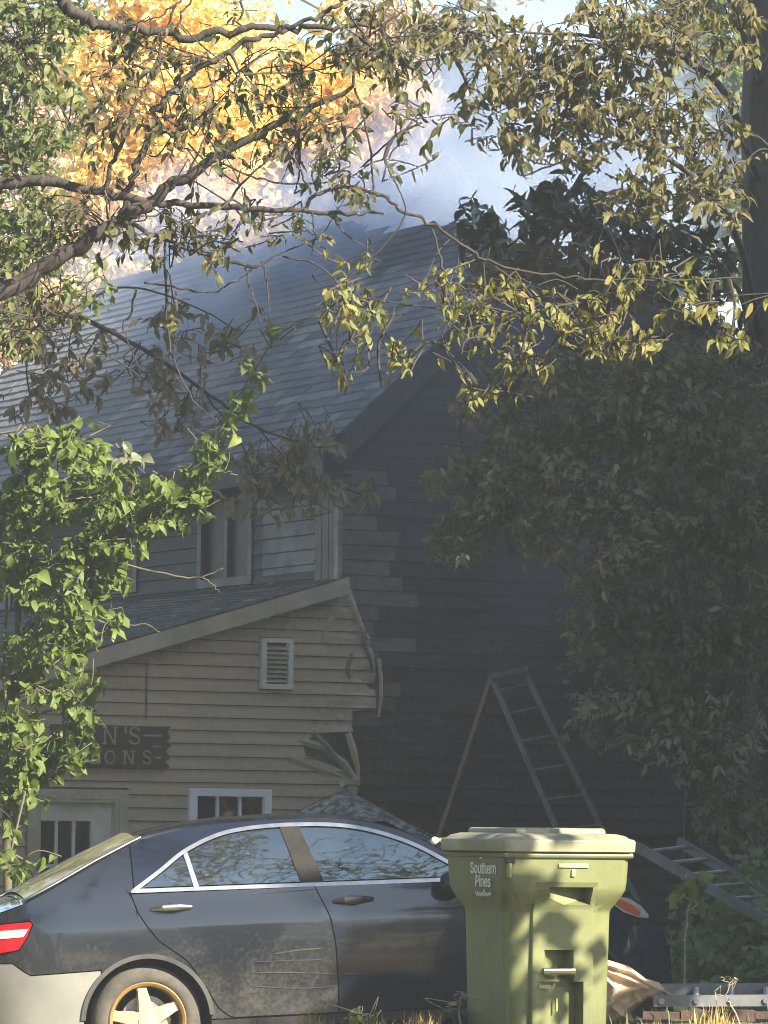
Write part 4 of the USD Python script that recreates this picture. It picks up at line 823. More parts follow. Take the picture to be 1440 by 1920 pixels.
# ------------------------------------------------------------------ plants
LT_V = np.array([(0, 0, 0), (.22, 0, .03), (.5, 0, .03), (.78, 0, -.04), (1.04, 0, -.16), (.18, .36, .09), (.46, .5, .10), (.76, .30, .0), (.18, -.36, .07), (.46, -.5, .07), (.76, -.30, -.03)])
LT_F = np.array([(0, 1, 5), (1, 6, 5), (1, 2, 6), (2, 7, 6), (2, 3, 7), (3, 4, 7), (0, 8, 1), (1, 8, 9), (1, 9, 2), (2, 9, 10), (2, 10, 3), (3, 10, 4)])
LQ_V = np.array([(0, 0, 0), (.5, .5, .08), (1, 0, -.05), (.5, -.5, .08)]); LQ_F = np.array([(0, 2, 1), (0, 3, 2)])
def norm(a): return a / (np.linalg.norm(a, axis=-1, keepdims=True) + 1e-9)
def leaf_arrays(P, D, Nn, Ln, Wd, quad=False):
    D = norm(D); Nn = norm(Nn - D * (Nn * D).sum(-1, keepdims=True)); Yv = np.cross(Nn, D)
    T, Fc = (LQ_V, LQ_F) if quad else (LT_V, LT_F)
    cu = np.random.default_rng(len(P)).normal(1.0, 1.1, len(P))[:, None, None] if not quad else 1.0
    V = P[:, None] + Ln[:, None, None] * (T[None, :, 0:1] * D[:, None] + T[None, :, 2:3] * cu * Nn[:, None]) + Wd[:, None, None] * T[None, :, 1:2] * Yv[:, None]
    return V, Fc
def joined(V, Fc):
    n, k = V.shape[:2]
    return (V.reshape(-1, 3), (Fc[None] + (np.arange(n) * k)[:, None, None]).reshape(-1, 3))
def plant(name, label, cat, base, stems, clumps, D, dD, bark, seed, leaf=(.08, .11), ratio=.42, per=(5, 9), droop=.6, twig=(.18, .4), single=300, default='olive_leaf', trunk=True, group=None, tw_r=.004, limb_r=.012, more=1.0):
    r = np.random.default_rng(seed); base = np.asarray(base, float)
    t = thing(name, base, 0, label, cat, group)
    allp = []
    for i, (pts, r0, r1) in enumerate(stems):
        W = np.array([at(*p) if len(p) == 3 and abs(p[0]) > 30 or p[2] > 12 and len(p) == 3 else p for p in pts]); W = smooth_line(W, 6)
        W[1:-1] += r.normal(0, min(.012, r1 * 1.2), W[1:-1].shape)
        obj('trunk' if (i == 0 and trunk) else 'branch', MB().tube(W - base, np.linspace(r0, r1, len(W)), 9 if r0 > .03 else 6).m, M[bark], t, smooth=True)
        allp.append(W)
    SP = np.vstack(allp) if allp else base[None]
    tw = MB(); P, Dr, Nn, Ln, Wd, Mk = [], [], [], [], [], []
    for c in clumps:
        cx, cy, rx, ry, n = c[:5]; n = int(n * more + .5); key = c[5] if len(c) > 5 else default; dd = c[6] if len(c) > 6 else D
        C = at(cx, cy, dd); near = SP[np.argmin(np.linalg.norm(SP - C, axis=1))]
        dist = np.linalg.norm(near - C)
        if dist > .05:
            mid = (near + C) / 2 + r.normal(0, .08, 3) * min(1, dist) + np.array([0, 0, .06 * dist]); L_ = smooth_line([near, mid, C], 5)
            tw.tube(L_ - base, np.linspace(limb_r, limb_r * .45, len(L_)), 5, False)
        for k in range(n):
            a, q_ = r.uniform(0, 2 * np.pi), math.sqrt(r.uniform(0, 1)); tip = at(cx + rx * q_ * math.cos(a), cy + ry * q_ * math.sin(a), dd + r.normal(0, dD))
            out = norm(tip - C + r.normal(0, .15, 3)); l = r.uniform(*twig); dv = norm(out * [1, 1, .5] + [0, 0, -.35 * droop] + r.normal(0, .35, 3))
            st_ = tip - dv * l; mid = (st_ + tip) / 2 + [0, 0, .04 * l] + r.normal(0, .02, 3); L_ = smooth_line([st_, mid, tip], 3)
            tw.tube(L_ - base, np.linspace(tw_r, tw_r * .4, len(L_)), 3, False)
            if k % 2 == 0:
                L2 = smooth_line([C + (st_ - C) * r.uniform(0, .4), (C + st_) / 2 + r.normal(0, .05, 3), st_], 3); tw.tube(L2 - base, np.linspace(tw_r * 1.5, tw_r, len(L2)), 3, False)
            m = r.integers(*per)
            for j in range(m):
                f = r.uniform(.15, 1.02); p = st_ + (tip - st_) * f; sd = norm(np.cross(dv, r.normal(0, 1, 3)))
                P.append(p); Dr.append(norm(dv * .6 + sd * .7 + [0, 0, -droop * r.uniform(.4, 1.4)])); Nn.append(np.array([0, -.25, .7]) + r.normal(0, .55, 3))
                ll = r.uniform(*leaf) * (r.uniform(.45, .8) if r.random() < .35 else 1); Ln.append(ll); Wd.append(ll * ratio * r.uniform(.8, 1.2)); Mk.append(key)
    obj('twigs', tw.m, M[bark], t, kind='stuff')
    P, Dr, Nn, Ln, Wd, Mk = map(np.array, (P, Dr, Nn, Ln, Wd, Mk))
    V, Fc = leaf_arrays(P - base, Dr, Nn, Ln, Wd)
    px, py = proj_n(P); vis = (px > 0) & (px < 1440) & (py > 0) & (py < 1920)
    score = Ln / P[:, 1] * r.uniform(.8, 1.2, len(Ln)) * vis
    pick = np.argsort(-score)[:single]; pick = pick[score[pick] > 0]
    for i in pick: obj('leaf', (V[i], Fc), L[Mk[i]], t, smooth=True)
    rest = np.setdiff1d(np.arange(len(P)), pick)
    for key in sorted(set(Mk)):
        s_ = rest[Mk[rest] == key]
        if len(s_): obj('foliage', joined(V[s_], Fc), L[key], t, kind='stuff')
    return t
def proj_n(P):
    q = P - EYE; z = q @ _fw
    return 720 + F * (q @ _rt) / z, 960 - F * (q @ _up) / z
def gbase(px, D, dy=0.0): p = at(px, 1550, D); return np.array([p[0], p[1], float(ground_z(p[0], p[1])) + dy])

# the tree whose bare limbs reach across the whole upper picture
TB = gbase(-560, 23.0); D0 = 22.5
def st_px(pts, D=D0): return [(p[0], p[1], p[2] if len(p) > 2 else D) for p in pts]
stems = [([tuple(TB), tuple(TB + (.05, 0, 1.5)), tuple(at(-540, 900, 23.0)), tuple(at(-500, 500, 22.9)), tuple(at(-470, 100, 22.8)), tuple(at(-440, -300, 22.8))], .26, .13),
    (st_px([(-515, 860), (-300, 690), (-120, 600), (0, 545), (100, 490), (180, 440), (260, 395), (330, 345), (400, 300), (500, 245), (580, 200), (660, 165)]), .065, .011),
    (st_px([(660, 165), (672, 110), (700, 60), (760, 20)]), .009, .005),
    (st_px([(-470, 60), (-200, -70), (0, -60), (105, -8), (130, 15), (180, 42), (260, 55), (350, 65), (450, 56), (550, 50), (640, 52), (720, 48)]), .045, .010),
    (st_px([(230, 412), (245, 350), (268, 265), (300, 205), (330, 165), (380, 125), (450, 85), (520, 60), (580, 40), (640, 8), (680, -30)]), .022, .010),
    (st_px([(-500, 500), (-250, 380), (-60, 350), (60, 340), (120, 345), (200, 362), (280, 378), (360, 385), (480, 392), (570, 398), (650, 398), (720, 400)]), .04, .006),
    (st_px([(570, 396), (588, 368), (640, 350), (700, 360), (750, 392), (830, 430), (900, 480), (960, 505), (1080, 520), (1200, 525), (1390, 521)]), .011, .005),
    (st_px([(195, 362), (215, 300), (240, 220), (275, 160), (305, 80), (330, 10)]), .014, .006), (st_px([(665, 165), (690, 255), (700, 358)]), .006, .004),
    (st_px([(225, 412), (310, 450), (380, 475), (470, 500), (500, 488)]), .013, .005), (st_px([(270, 530), (330, 540), (390, 548), (440, 530), (480, 500), (560, 460), (620, 445)]), .006, .003),
    (st_px([(255, 540), (245, 590), (230, 605), (240, 640), (262, 690)]), .007, .003), (st_px([(310, 455), (312, 530), (318, 640), (345, 720), (375, 765), (410, 790)]), .007, .003),
    (st_px([(520, 248), (545, 290), (562, 320), (585, 370)]), .008, .004), (st_px([(400, 300), (470, 330), (540, 345), (620, 340)]), .006, .003), (st_px([(415, 390), (470, 330), (500, 300), (540, 240)]), .007, .004),
    (st_px([(340, 345), (380, 270), (400, 200), (395, 150), (380, 120)]), .006, .003), (st_px([(330, 60), (345, 20), (370, -20)]), .008, .005), (st_px([(445, 60), (452, 20), (450, -20)]), .008, .006),
    (st_px([(460, 500), (470, 540), (485, 590), (488, 605)]), .005, .003), (st_px([(490, 490), (500, 530), (506, 590)]), .006, .003), (st_px([(340, 0), (300, 30), (250, 45)]), .006, .004),
    (st_px([(0, 615), (60, 618), (110, 622), (180, 650), (260, 705)]), .006, .003), (st_px([(55, 615), (62, 560), (75, 500), (85, 470)]), .005, .003), (st_px([(585, 398), (590, 440), (585, 480)]), .005, .003), (st_px([(620, 400), (650, 440), (700, 470)]), .005, .003),
    (st_px([(810, 430), (830, 500), (850, 570), (830, 640), (880, 700)]), .006, .003), (st_px([(965, 506), (1000, 560), (1060, 600), (1095, 665)]), .006, .003), (st_px([(720, 300), (760, 400), (700, 480), (640, 530)]), .004, .003),
    (st_px([(530, 480), (600, 500), (680, 580), (760, 590)]), .005, .003), (st_px([(600, 600), (650, 560), (760, 570), (880, 590), (980, 600)]), .005, .003)]
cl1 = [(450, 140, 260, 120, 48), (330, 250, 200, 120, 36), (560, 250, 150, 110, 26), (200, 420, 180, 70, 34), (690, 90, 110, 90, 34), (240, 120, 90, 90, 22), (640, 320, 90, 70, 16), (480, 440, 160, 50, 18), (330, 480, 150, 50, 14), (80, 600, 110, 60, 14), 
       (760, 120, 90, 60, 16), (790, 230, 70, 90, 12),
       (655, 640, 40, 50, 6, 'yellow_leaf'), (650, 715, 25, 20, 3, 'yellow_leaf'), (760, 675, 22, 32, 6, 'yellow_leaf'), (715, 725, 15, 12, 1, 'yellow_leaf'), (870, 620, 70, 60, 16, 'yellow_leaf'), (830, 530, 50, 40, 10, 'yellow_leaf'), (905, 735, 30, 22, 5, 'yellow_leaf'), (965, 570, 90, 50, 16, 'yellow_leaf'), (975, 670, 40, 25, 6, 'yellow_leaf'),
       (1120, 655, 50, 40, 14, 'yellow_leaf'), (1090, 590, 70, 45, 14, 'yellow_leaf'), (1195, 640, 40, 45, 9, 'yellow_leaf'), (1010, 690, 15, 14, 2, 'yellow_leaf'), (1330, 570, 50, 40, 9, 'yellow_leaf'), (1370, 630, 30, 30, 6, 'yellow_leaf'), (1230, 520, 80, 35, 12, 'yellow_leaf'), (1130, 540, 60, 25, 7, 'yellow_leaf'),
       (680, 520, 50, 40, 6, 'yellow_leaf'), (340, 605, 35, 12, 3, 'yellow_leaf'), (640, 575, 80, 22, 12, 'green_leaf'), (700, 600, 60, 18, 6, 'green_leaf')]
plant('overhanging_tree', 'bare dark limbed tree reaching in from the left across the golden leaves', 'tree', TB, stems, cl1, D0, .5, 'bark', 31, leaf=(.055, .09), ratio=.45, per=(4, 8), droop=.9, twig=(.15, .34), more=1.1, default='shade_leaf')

QB = gbase(-330, 34.0); D6 = 34.0
plant('bronze_tree', 'thin bronze leaved tree with drooping sprays before the roof edge and upstairs windows', 'tree', QB, [([tuple(QB), tuple(at(-320, 1200, 34)), tuple(at(-290, 800, 34)), tuple(at(-240, 560, 34))], .09, .04), (st_px([(-280, 740), (-60, 600), (120, 590), (260, 650), (380, 730), (480, 800), (600, 840)], D6), .03, .005), (st_px([(120, 590), (220, 540), (330, 560), (450, 620)], D6), .012, .004), (st_px([(380, 730), (450, 830), (480, 900)], D6), .008, .004), (st_px([(480, 800), (560, 880), (640, 915)], D6), .006, .003)],
      [(580, 840, 70, 28, 12), (540, 880, 70, 30, 14), (480, 870, 30, 25, 6), (600, 900, 60, 22, 8), (490, 925, 40, 20, 6), (680, 930, 25, 12, 3), (550, 955, 40, 12, 3), (440, 950, 20, 20, 3), (340, 760, 60, 80, 14), (240, 690, 90, 50, 14), (330, 620, 100, 40, 12), (130, 640, 100, 50, 16), (130, 720, 90, 50, 10), (420, 660, 60, 50, 8), (60, 760, 80, 40, 8)], D6, .3, 'bark', 37, leaf=(.10, .15), ratio=.42, per=(5, 9), droop=.9, twig=(.18, .4), default='brown_leaf')

# green tree at the upper left
GB = gbase(-300, 30.5); D1 = 30.0
plant('leafy_tree', 'hazy green leafy tree filling the upper left edge', 'tree', GB, [([tuple(GB), tuple(at(-280, 1000, 30.4)), tuple(at(-240, 500, 30.2)), tuple(at(-200, 0, 30))], .2, .09), (st_px([(-250, 700), (-60, 560), (60, 480)], D1), .05, .012), (st_px([(-230, 380), (-60, 250), (70, 160)], D1), .05, .012), (st_px([(-200, 60), (-60, 30), (60, 40)], D1), .04, .012)],
      [(45, 100, 95, 130, 90), (30, 310, 95, 130, 80), (60, 470, 110, 100, 70), (120, 30, 70, 60, 30), (130, 230, 60, 60, 20), (-60, 300, 100, 330, 60), (20, 610, 70, 60, 26), (160, 560, 60, 40, 10)], D1, .5, 'bark', 32, leaf=(.07, .11), ratio=.5, per=(6, 11), droop=.5, twig=(.2, .45), default='green_leaf')

# the big trunk at the right edge and its crown
RB = gbase(1436, 33.5); D2 = 27.5
plant('tall_tree', 'tall tree with thick grey trunk at the right edge and olive leaves', 'tree', RB, [([tuple(RB), tuple(at(1440, 1300, 33.5)), tuple(at(1436, 800, 33.5)), tuple(at(1428, 300, 33.5)), tuple(at(1424, -200, 33.5))], .19, .15),
      (st_px([(1425, 620, 33.4), (1380, 440, 30), (1300, 330), (1150, 250), (1000, 215), (880, 165)], D2), .03, .006), (st_px([(1420, 330, 33.4), (1370, 200, 30), (1300, 120), (1150, 70), (950, 60)], D2), .035, .006), (st_px([(1425, 700, 33.4), (1390, 560, 30), (1330, 470), (1250, 420), (1150, 370)], D2), .022, .005), (st_px([(1425, 150, 33.4), (1350, -30), (1250, -80)], D2), .03, .01), (st_px([(1150, 250), (1060, 300), (980, 330)], D2), .008, .004)],
      [(880, 60, 110, 60, 40), (1000, 130, 130, 80, 60), (1150, 90, 150, 100, 70), (1280, 80, 120, 80, 50), (1240, 230, 130, 90, 60), (1090, 260, 110, 60, 36), (930, 210, 90, 70, 18), (1320, 370, 90, 50, 34), (1210, 380, 100, 45, 34), (1390, 60, 50, 60, 16), (1060, 190, 140, 50, 30), (960, 280, 60, 40, 8), (820, 70, 80, 60, 14), (1350, 250, 60, 100, 22)], D2, .45, 'grey_bark', 33, leaf=(.07, .115), ratio=.42, per=(6, 10), droop=.8, twig=(.18, .4), default='olive_leaf', more=1.15)

# dark broad-leaved top against the smoke
MGB = gbase(1300, 34.0); D3 = 33.5
plant('magnolia_tree', 'dark broad leaved tree top standing against the pale smoke', 'tree', MGB, [([tuple(MGB), tuple(at(1290, 1200, 34)), tuple(at(1200, 800, 34)), tuple(at(1090, 480, 34))], .07, .025), (st_px([(1160, 700), (1000, 580), (900, 440)], D3), .02, .008), (st_px([(1140, 630), (1140, 520), (1170, 430)], D3), .02, .008)],
      [(900, 420, 50, 45, 16), (1000, 410, 60, 40, 18), (1090, 410, 60, 45, 18), (1050, 350, 60, 30, 8), (1160, 420, 60, 60, 18), (930, 510, 60, 50, 16, 'brown_leaf'), (1060, 510, 110, 60, 36, 'brown_leaf'), (1180, 520, 90, 60, 26, 'brown_leaf'), (1280, 480, 90, 70, 30), (1240, 640, 110, 70, 26, 'brown_leaf'), (1360, 640, 60, 90, 20, 'dark_leaf')], D3, .4, 'bark', 34, leaf=(.14, .22), ratio=.36, per=(6, 10), droop=.2, twig=(.15, .35), default='dark_leaf')

# the big hazy bush in front of the charred wall
HB = gbase(1290, 31.5); D4 = 31.0
HBARK = 'grey_bark'
plant('tall_bush', 'tall grey green bush with brownish leaves before the charred wall', 'bush', HB, [([tuple(HB), tuple(at(1280, 1400, 31.5)), tuple(at(1250, 1100, 31.3)), tuple(at(1200, 850, 31))], .028, .012), (st_px([(1285, 1450), (1200, 1260), (1110, 1130), (1040, 1050), (960, 960)], D4), .018, .005), (st_px([(1290, 1500), (1360, 1250), (1380, 1000), (1350, 800)], D4), .03, .008), (st_px([(1250, 1100), (1150, 950), (1000, 880), (880, 870)], D4), .016, .005), (st_px([(1345, 1600), (1340, 1400), (1320, 1300)], D4), .015, .007)],
      [(1000, 850, 110, 80, 50), (1150, 800, 150, 90, 80), (1300, 830, 130, 110, 80), (890, 905, 110, 45, 26), (850, 1015, 55, 50, 20), (950, 970, 110, 70, 50), (1130, 980, 170, 100, 90, 'brown_leaf'), (1320, 1000, 130, 120, 90), (1150, 1110, 100, 70, 44), (1095, 1210, 45, 45, 14), (1260, 1200, 140, 100, 80), (1390, 1200, 80, 140, 50), (1170, 1320, 110, 35, 22, 'brown_leaf'), (1310, 1380, 130, 90, 60, 'brown_leaf'), (1380, 1520, 80, 90, 40), (1230, 760, 130, 60, 30, 'brown_leaf'), (1060, 880, 110, 60, 24, 'brown_leaf'), (1000, 720, 70, 40, 10, 'brown_leaf'), (870, 770, 50, 30, 6, 'brown_leaf'), (1120, 1385, 80, 18, 8, 'grey_leaf'), (950, 745, 70, 45, 18), (1090, 700, 130, 45, 34), (1250, 690, 110, 60, 36), (1385, 730, 60, 90, 30), (1420, 950, 40, 200, 40)], D4, .5, HBARK, 35, leaf=(.055, .105), ratio=.42, per=(7, 12), droop=.5, twig=(.2, .45), default='grey_leaf', more=1.9)

# sunlit vine shrub at the left
VB = gbase(20, 29.0); D5 = 28.8
plant('sunlit_shrub', 'bright green sunlit climbing shrub on the left before the sign', 'shrub', VB, [([tuple(VB), tuple(at(15, 1500, 29)), tuple(at(30, 1200, 28.9)), tuple(at(60, 950, 28.8)), tuple(at(110, 850, 28.8))], .035, .01), (st_px([(60, 950), (180, 930), (290, 945), (350, 910), (390, 850), (440, 760), (480, 690), (520, 630), (590, 590)], D5), .012, .004), (st_px([(30, 1200), (120, 1130), (200, 1050)], D5), .012, .005), (st_px([(25, 1350), (110, 1330), (180, 1320)], D5), .01, .004), (st_px([(200, 1050), (330, 1080), (380, 1080), (418, 1065)], D5), .008, .004), (st_px([(380, 1080), (400, 1098), (412, 1110)], D5), .005, .003), (st_px([(60, 1250), (180, 1190), (265, 1170), (300, 1185)], D5), .006, .003), (st_px([(15, 1000), (10, 1300), (40, 1500)], D5), .012, .006)],
      [(110, 850, 95, 45, 40), (60, 930, 70, 60, 34), (190, 930, 110, 55, 50), (310, 950, 60, 45, 24), (60, 1060, 80, 80, 46), (170, 1060, 80, 70, 38), (230, 1010, 70, 40, 16), (100, 1190, 90, 70, 34), (40, 1260, 50, 60, 20), (140, 1320, 60, 60, 24), (40, 1400, 60, 70, 34), (110, 1420, 60, 40, 20), (30, 1490, 40, 50, 16), (405, 845, 24, 36, 7), (360, 915, 40, 32, 11), (430, 790, 16, 22, 3), (480, 700, 24, 32, 4, 'green_leaf'), (455, 745, 16, 24, 2), (520, 640, 20, 20, 2, 'green_leaf'), (385, 870, 24, 26, 4), (170, 1160, 60, 50, 12), (250, 870, 30, 25, 3, 'grey_leaf'), (20, 1600, 40, 40, 8, 'bright_leaf', 26.5), (150, 1410, 50, 30, 8)], D5, .35, 'vine_bark', 36, leaf=(.075, .125), ratio=.6, per=(5, 9), droop=.55, twig=(.14, .3), default='bright_leaf', more=1.3)

# ivy over the bank at the right
ri = np.random.default_rng(41)
n = 9000; x = ri.uniform(1.45, 3.6, n); y = ri.uniform(23.9, 28.5, n); z = ground_z(x, y) + ri.uniform(0, 1, n)**1.5 * (.25 + .35 * smoothstep(24.5, 27, y)) * (.5 + meshkit.noise(np.stack([x * 2, y * 2, 0 * x], -1)))
keep = (x - 1.45) > (.15 + .35 * smoothstep(24.5, 25.2, y) - .3 * smoothstep(25.8, 27, y))
P = np.stack([x, y, z], 1)[keep]; n = len(P)
V, Fc = leaf_arrays(P, ri.normal(0, 1, (n, 3)) + [0, -.4, -.3], ri.normal(0, .5, (n, 3)) + [0, -.5, .7], ri.uniform(.05, .10, n), ri.uniform(.04, .085, n))
obj('ivy', joined(V, Fc), L['ivy_leaf'], kind='stuff', label='dark green ivy covering the bank at the right', cat='ivy')
SB = gbase(1290, 24.6)
plant('broadleaf_sapling', 'small plant with broad green leaves in the ivy below the silver ladder', 'plant', SB, [([tuple(SB), tuple(at(1285, 1760, 24.6)), tuple(at(1300, 1665, 24.6))], .008, .004)], [(1300, 1660, 30, 18, 5), (1290, 1690, 22, 22, 4)], 24.6, .05, 'pale_bark', 42, leaf=(.09, .13), ratio=.75, per=(3, 5), droop=.7, twig=(.06, .12), default='bright_leaf', single=40, tw_r=.003, limb_r=.004)

# grass of the verge
def grass(name, label, x, y, h, seed, key):
    g = np.random.default_rng(seed); n = len(x); z = ground_z(x, y) - .01
    B = np.stack([x, y, z], 1); ang = g.uniform(0, 2 * np.pi, n); lean = g.uniform(.05, .55, n); d = np.stack([np.cos(ang), np.sin(ang), 0 * ang], 1); s = np.stack([-np.sin(ang), np.cos(ang), 0 * ang], 1); w = g.uniform(.003, .007, n)[:, None]
    h = h[:, None]; l = lean[:, None]
    m1 = B + d * h * l * .35 + [0, 0, 1] * h * .55; tp = B + d * h * l + [0, 0, 1] * h * (1 - .35 * l)
    V = np.stack([B - s * w, B + s * w, m1 + s * w * .8, m1 - s * w * .8, tp], 1)
    obj(name, joined(V, np.array([(0, 1, 2), (0, 2, 3), (3, 2, 4)])), L[key], kind='stuff', label=label, cat='grass')
g = np.random.default_rng(51)
def tuft(x, y): return meshkit.fbm(np.stack([x * 3, y * 2, 0 * x], -1), 3, 8)
x, y = g.uniform(-2.4, 2.6, 26000), g.uniform(17.0, 21.6, 26000); t_ = tuft(x, y)
h = g.uniform(.05, .12, len(x)) + .13 * smoothstep(.45, .7, t_)
h *= .7 + .5 * smoothstep(1.05, 1.35, x) + .35 * smoothstep(-.75, -.4, x) * (1 - smoothstep(.3, .45, x))
h *= np.where(x > 1.2, .7, 1) * np.where((x > 1.38) & (x < 1.55), .5, 1)
h *= np.where((x > .32) & (x < 1.12), .6, 1) * np.where(x < -.7, .55, 1)
kp = g.random(len(x)) < smoothstep(.2, .55, t_) * .9 + .1
grass('verge_grass', 'dry yellow grass along the verge in front of the car and bin', x[kp], y[kp], h[kp], 52, 'dry_grass')
x, y = g.uniform(-7, 7, 9000), g.uniform(21.5, 36, 9000); grass('yard_grass', 'sparse shaded grass of the yard behind the car', x, y, g.uniform(.05, .16, len(x)), 53, 'ivy_leaf')
def weed(name, label, px0, py0, D, seed, pts, leaves, key, bark='pale_bark', lf=(.04, .07), ratio=.5):
    b = gbase(px0, D); plant(name, label, 'weed', b, [([tuple(b)] + [tuple(at(a, c, D)) for a, c in pts[0]], .006, .003)] + [([tuple(at(a, c, D)) for a, c in q_], .003, .0015) for q_ in pts[1:]], leaves, D, .03, bark, seed, leaf=lf, ratio=ratio, per=(2, 4), droop=.4, twig=(.03, .07), default=key, single=30, tw_r=.0015, limb_r=.002)
weed('weed_stalk', 'pale forked weed stalk rising from the dry grass at the right', 1395, 1960, 20.6, 61, [[(1378, 1900), (1360, 1868)], [(1360, 1868), (1368, 1845), (1352, 1838)], [(1360, 1868), (1340, 1864)], [(1366, 1850), (1384, 1836)]], [(1352, 1836, 4, 3, 1), (1338, 1864, 4, 3, 1), (1384, 1834, 6, 4, 1)], 'yellow_leaf', lf=(.02, .035))
weed('green_weed', 'small pale green weed growing in front of the car sill', 668, 1960, 19.8, 62, [[(668, 1915), (664, 1898)], [(667, 1910), (690, 1900)]], [(664, 1898, 14, 8, 4), (690, 1902, 8, 6, 2)], 'bright_leaf', lf=(.04, .06), ratio=.7)
weed('withered_weed', 'withered brown weed beside the wheel of the bin', 862, 1960, 19.9, 63, [[(862, 1890), (866, 1862)], [(864, 1880), (850, 1872)]], [(866, 1866, 6, 10, 2, 'brown_leaf'), (852, 1880, 8, 8, 2, 'brown_leaf')], 'brown_leaf')

# trees behind the house
def far_tree(name, label, px, D, blobs, key, seed, dens=1.0, lf=(.10, .2), bark='grey_bark', group=None):
    r = np.random.default_rng(seed); b = gbase(px, D); t = thing(name, b, 0, label, 'tree', group)
    topz = max(at(c[0], c[1], D)[2] for c in blobs) - b[2]
    W = smooth_line([(0, 0, 0), (.1, 0, topz * .35), (-.1, .1, topz * .7), (.05, 0, topz)], 6); obj('trunk', MB().tube(W, np.linspace(.08 if 'ever' in name else .24, .04, len(W)), 9).m, M[bark], t, smooth=True)
    Ps = []; tw = MB()
    for cx, cy, rx, ry, n in blobs:
        C = at(cx, cy, D) - b; s = D / F; k = max(3, int(n / 45))
        j = min(len(W) - 1, max(2, int(len(W) * max(.3, (C[2] - .8) / topz)))); tw.tube(smooth_line([W[j], (W[j] + C) / 2 + [0, 0, .2], C], 4), np.linspace(.06, .015, 9), 5, False)
        d = r.normal(0, 1, (k, 3)); d = norm(d) * (r.uniform(0, 1, (k, 1))**.4); ctr = C + d * [rx * s, max(rx, ry) * s * .8, ry * s]
        for c in ctr:
            m = int(n * dens / k); sc = .38 * min(rx, ry) * s * r.uniform(.5, 1.0); Ps.append(c + r.normal(0, 1, (m, 3)) * [sc, sc, sc * .65])
            if r.random() < .5: tw.tube([C + (c - C) * .2, c], [.02, .008], 4, False)
    obj('branches', tw.m, M[bark], t)
    P = np.vstack(Ps); n = len(P); V, Fc = leaf_arrays(P, r.normal(0, 1, (n, 3)) + [0, 0, -.5], r.normal(0, .7, (n, 3)) + [0, -.2, .5], r.uniform(*lf, n), r.uniform(*lf, n) * .7, quad=True)
    obj('crown', joined(V, Fc), L[key], t)
far_tree('smoky_dark_tree', 'dark tree behind the roof at the upper right, dulled by smoke', 1330, 60, [(1300, 120, 110, 120, 2600), (1400, 300, 90, 140, 2600), (1260, 330, 70, 90, 1200), (1360, -60, 120, 90, 1500), (1330, 480, 120, 80, 1500)], 'green_leaf', 77, lf=(.12, .22))
far_tree('pale_peach_tree', 'pale tree far behind the gable peak', 1130, 84, [(1120, 240, 90, 110, 1800), (1090, 120, 70, 70, 700), (1180, 360, 90, 80, 1400), (1160, 60, 50, 60, 350)], 'peach', 78)
G_ = 'autumn trees behind the house'
far_tree('golden_tree', 'golden autumn tree behind the left end of the roof', 300, 64, [(250, 150, 140, 130, 4200), (330, 330, 150, 110, 4200), (200, 380, 110, 120, 2600), (300, 20, 150, 90, 2600), (400, 200, 110, 120, 3200), (280, -120, 160, 100, 1800), (240, 560, 140, 80, 1500), (420, 430, 110, 70, 1800)], 'golden', 71)
far_tree('golden_tree', 'golden autumn tree behind the middle of the ridge', 590, 68, [(600, 270, 110, 100, 3600), (560, 170, 90, 80, 2200), (680, 330, 100, 80, 2600), (650, 160, 70, 60, 1300), (740, 250, 90, 110, 2200), (520, 350, 100, 100, 2800), (800, 190, 50, 70, 800), (600, 430, 140, 60, 1800)], 'golden', 72)
far_tree('pale_peach_tree', 'pale peach coloured tree behind the smoke right of the ridge', 900, 78, [(860, 300, 120, 110, 3400), (960, 200, 110, 100, 2400), (760, 60, 100, 80, 1700), (880, 120, 80, 60, 900), (1010, 320, 120, 100, 2200), (820, 420, 140, 70, 1800), (690, 110, 60, 50, 600), (880, -40, 120, 60, 1000)], 'peach', 73)
far_tree('pale_peach_tree', 'pale peach coloured tree low behind the green leaves at the left edge', 60, 80, [(40, 560, 120, 110, 2600), (0, 680, 120, 90, 1800), (120, 640, 80, 80, 1400), (80, 250, 120, 160, 2400), (30, 60, 120, 120, 1200), (-60, 420, 120, 160, 1400), (140, 470, 80, 90, 1400)], 'peach', 74)
far_tree('golden_tree', 'golden tree whose crown ends beside the blue smoke', 740, 66, [(760, 240, 70, 90, 2200), (700, 300, 80, 80, 1800), (800, 300, 50, 90, 900), (680, 200, 60, 60, 900), (640, 400, 120, 50, 1400)], 'golden', 79)
far_tree('golden_tree', 'thin golden tree top reaching above the upper left limb', 420, 82, [(430, 60, 100, 70, 1500), (470, 160, 80, 80, 1200), (420, -80, 120, 80, 1200), (620, 30, 40, 40, 260), (360, 300, 120, 200, 2600), (560, 420, 200, 80, 2000)], 'golden', 75)
far_tree('dark_evergreen', 'dark evergreen tree top above the smoke right of the golden leaves', 870, 60, [(875, 130, 45, 55, 700), (900, 210, 50, 50, 500), (850, 260, 30, 60, 250), (880, 60, 24, 40, 160)], 'dark_leaf', 76)

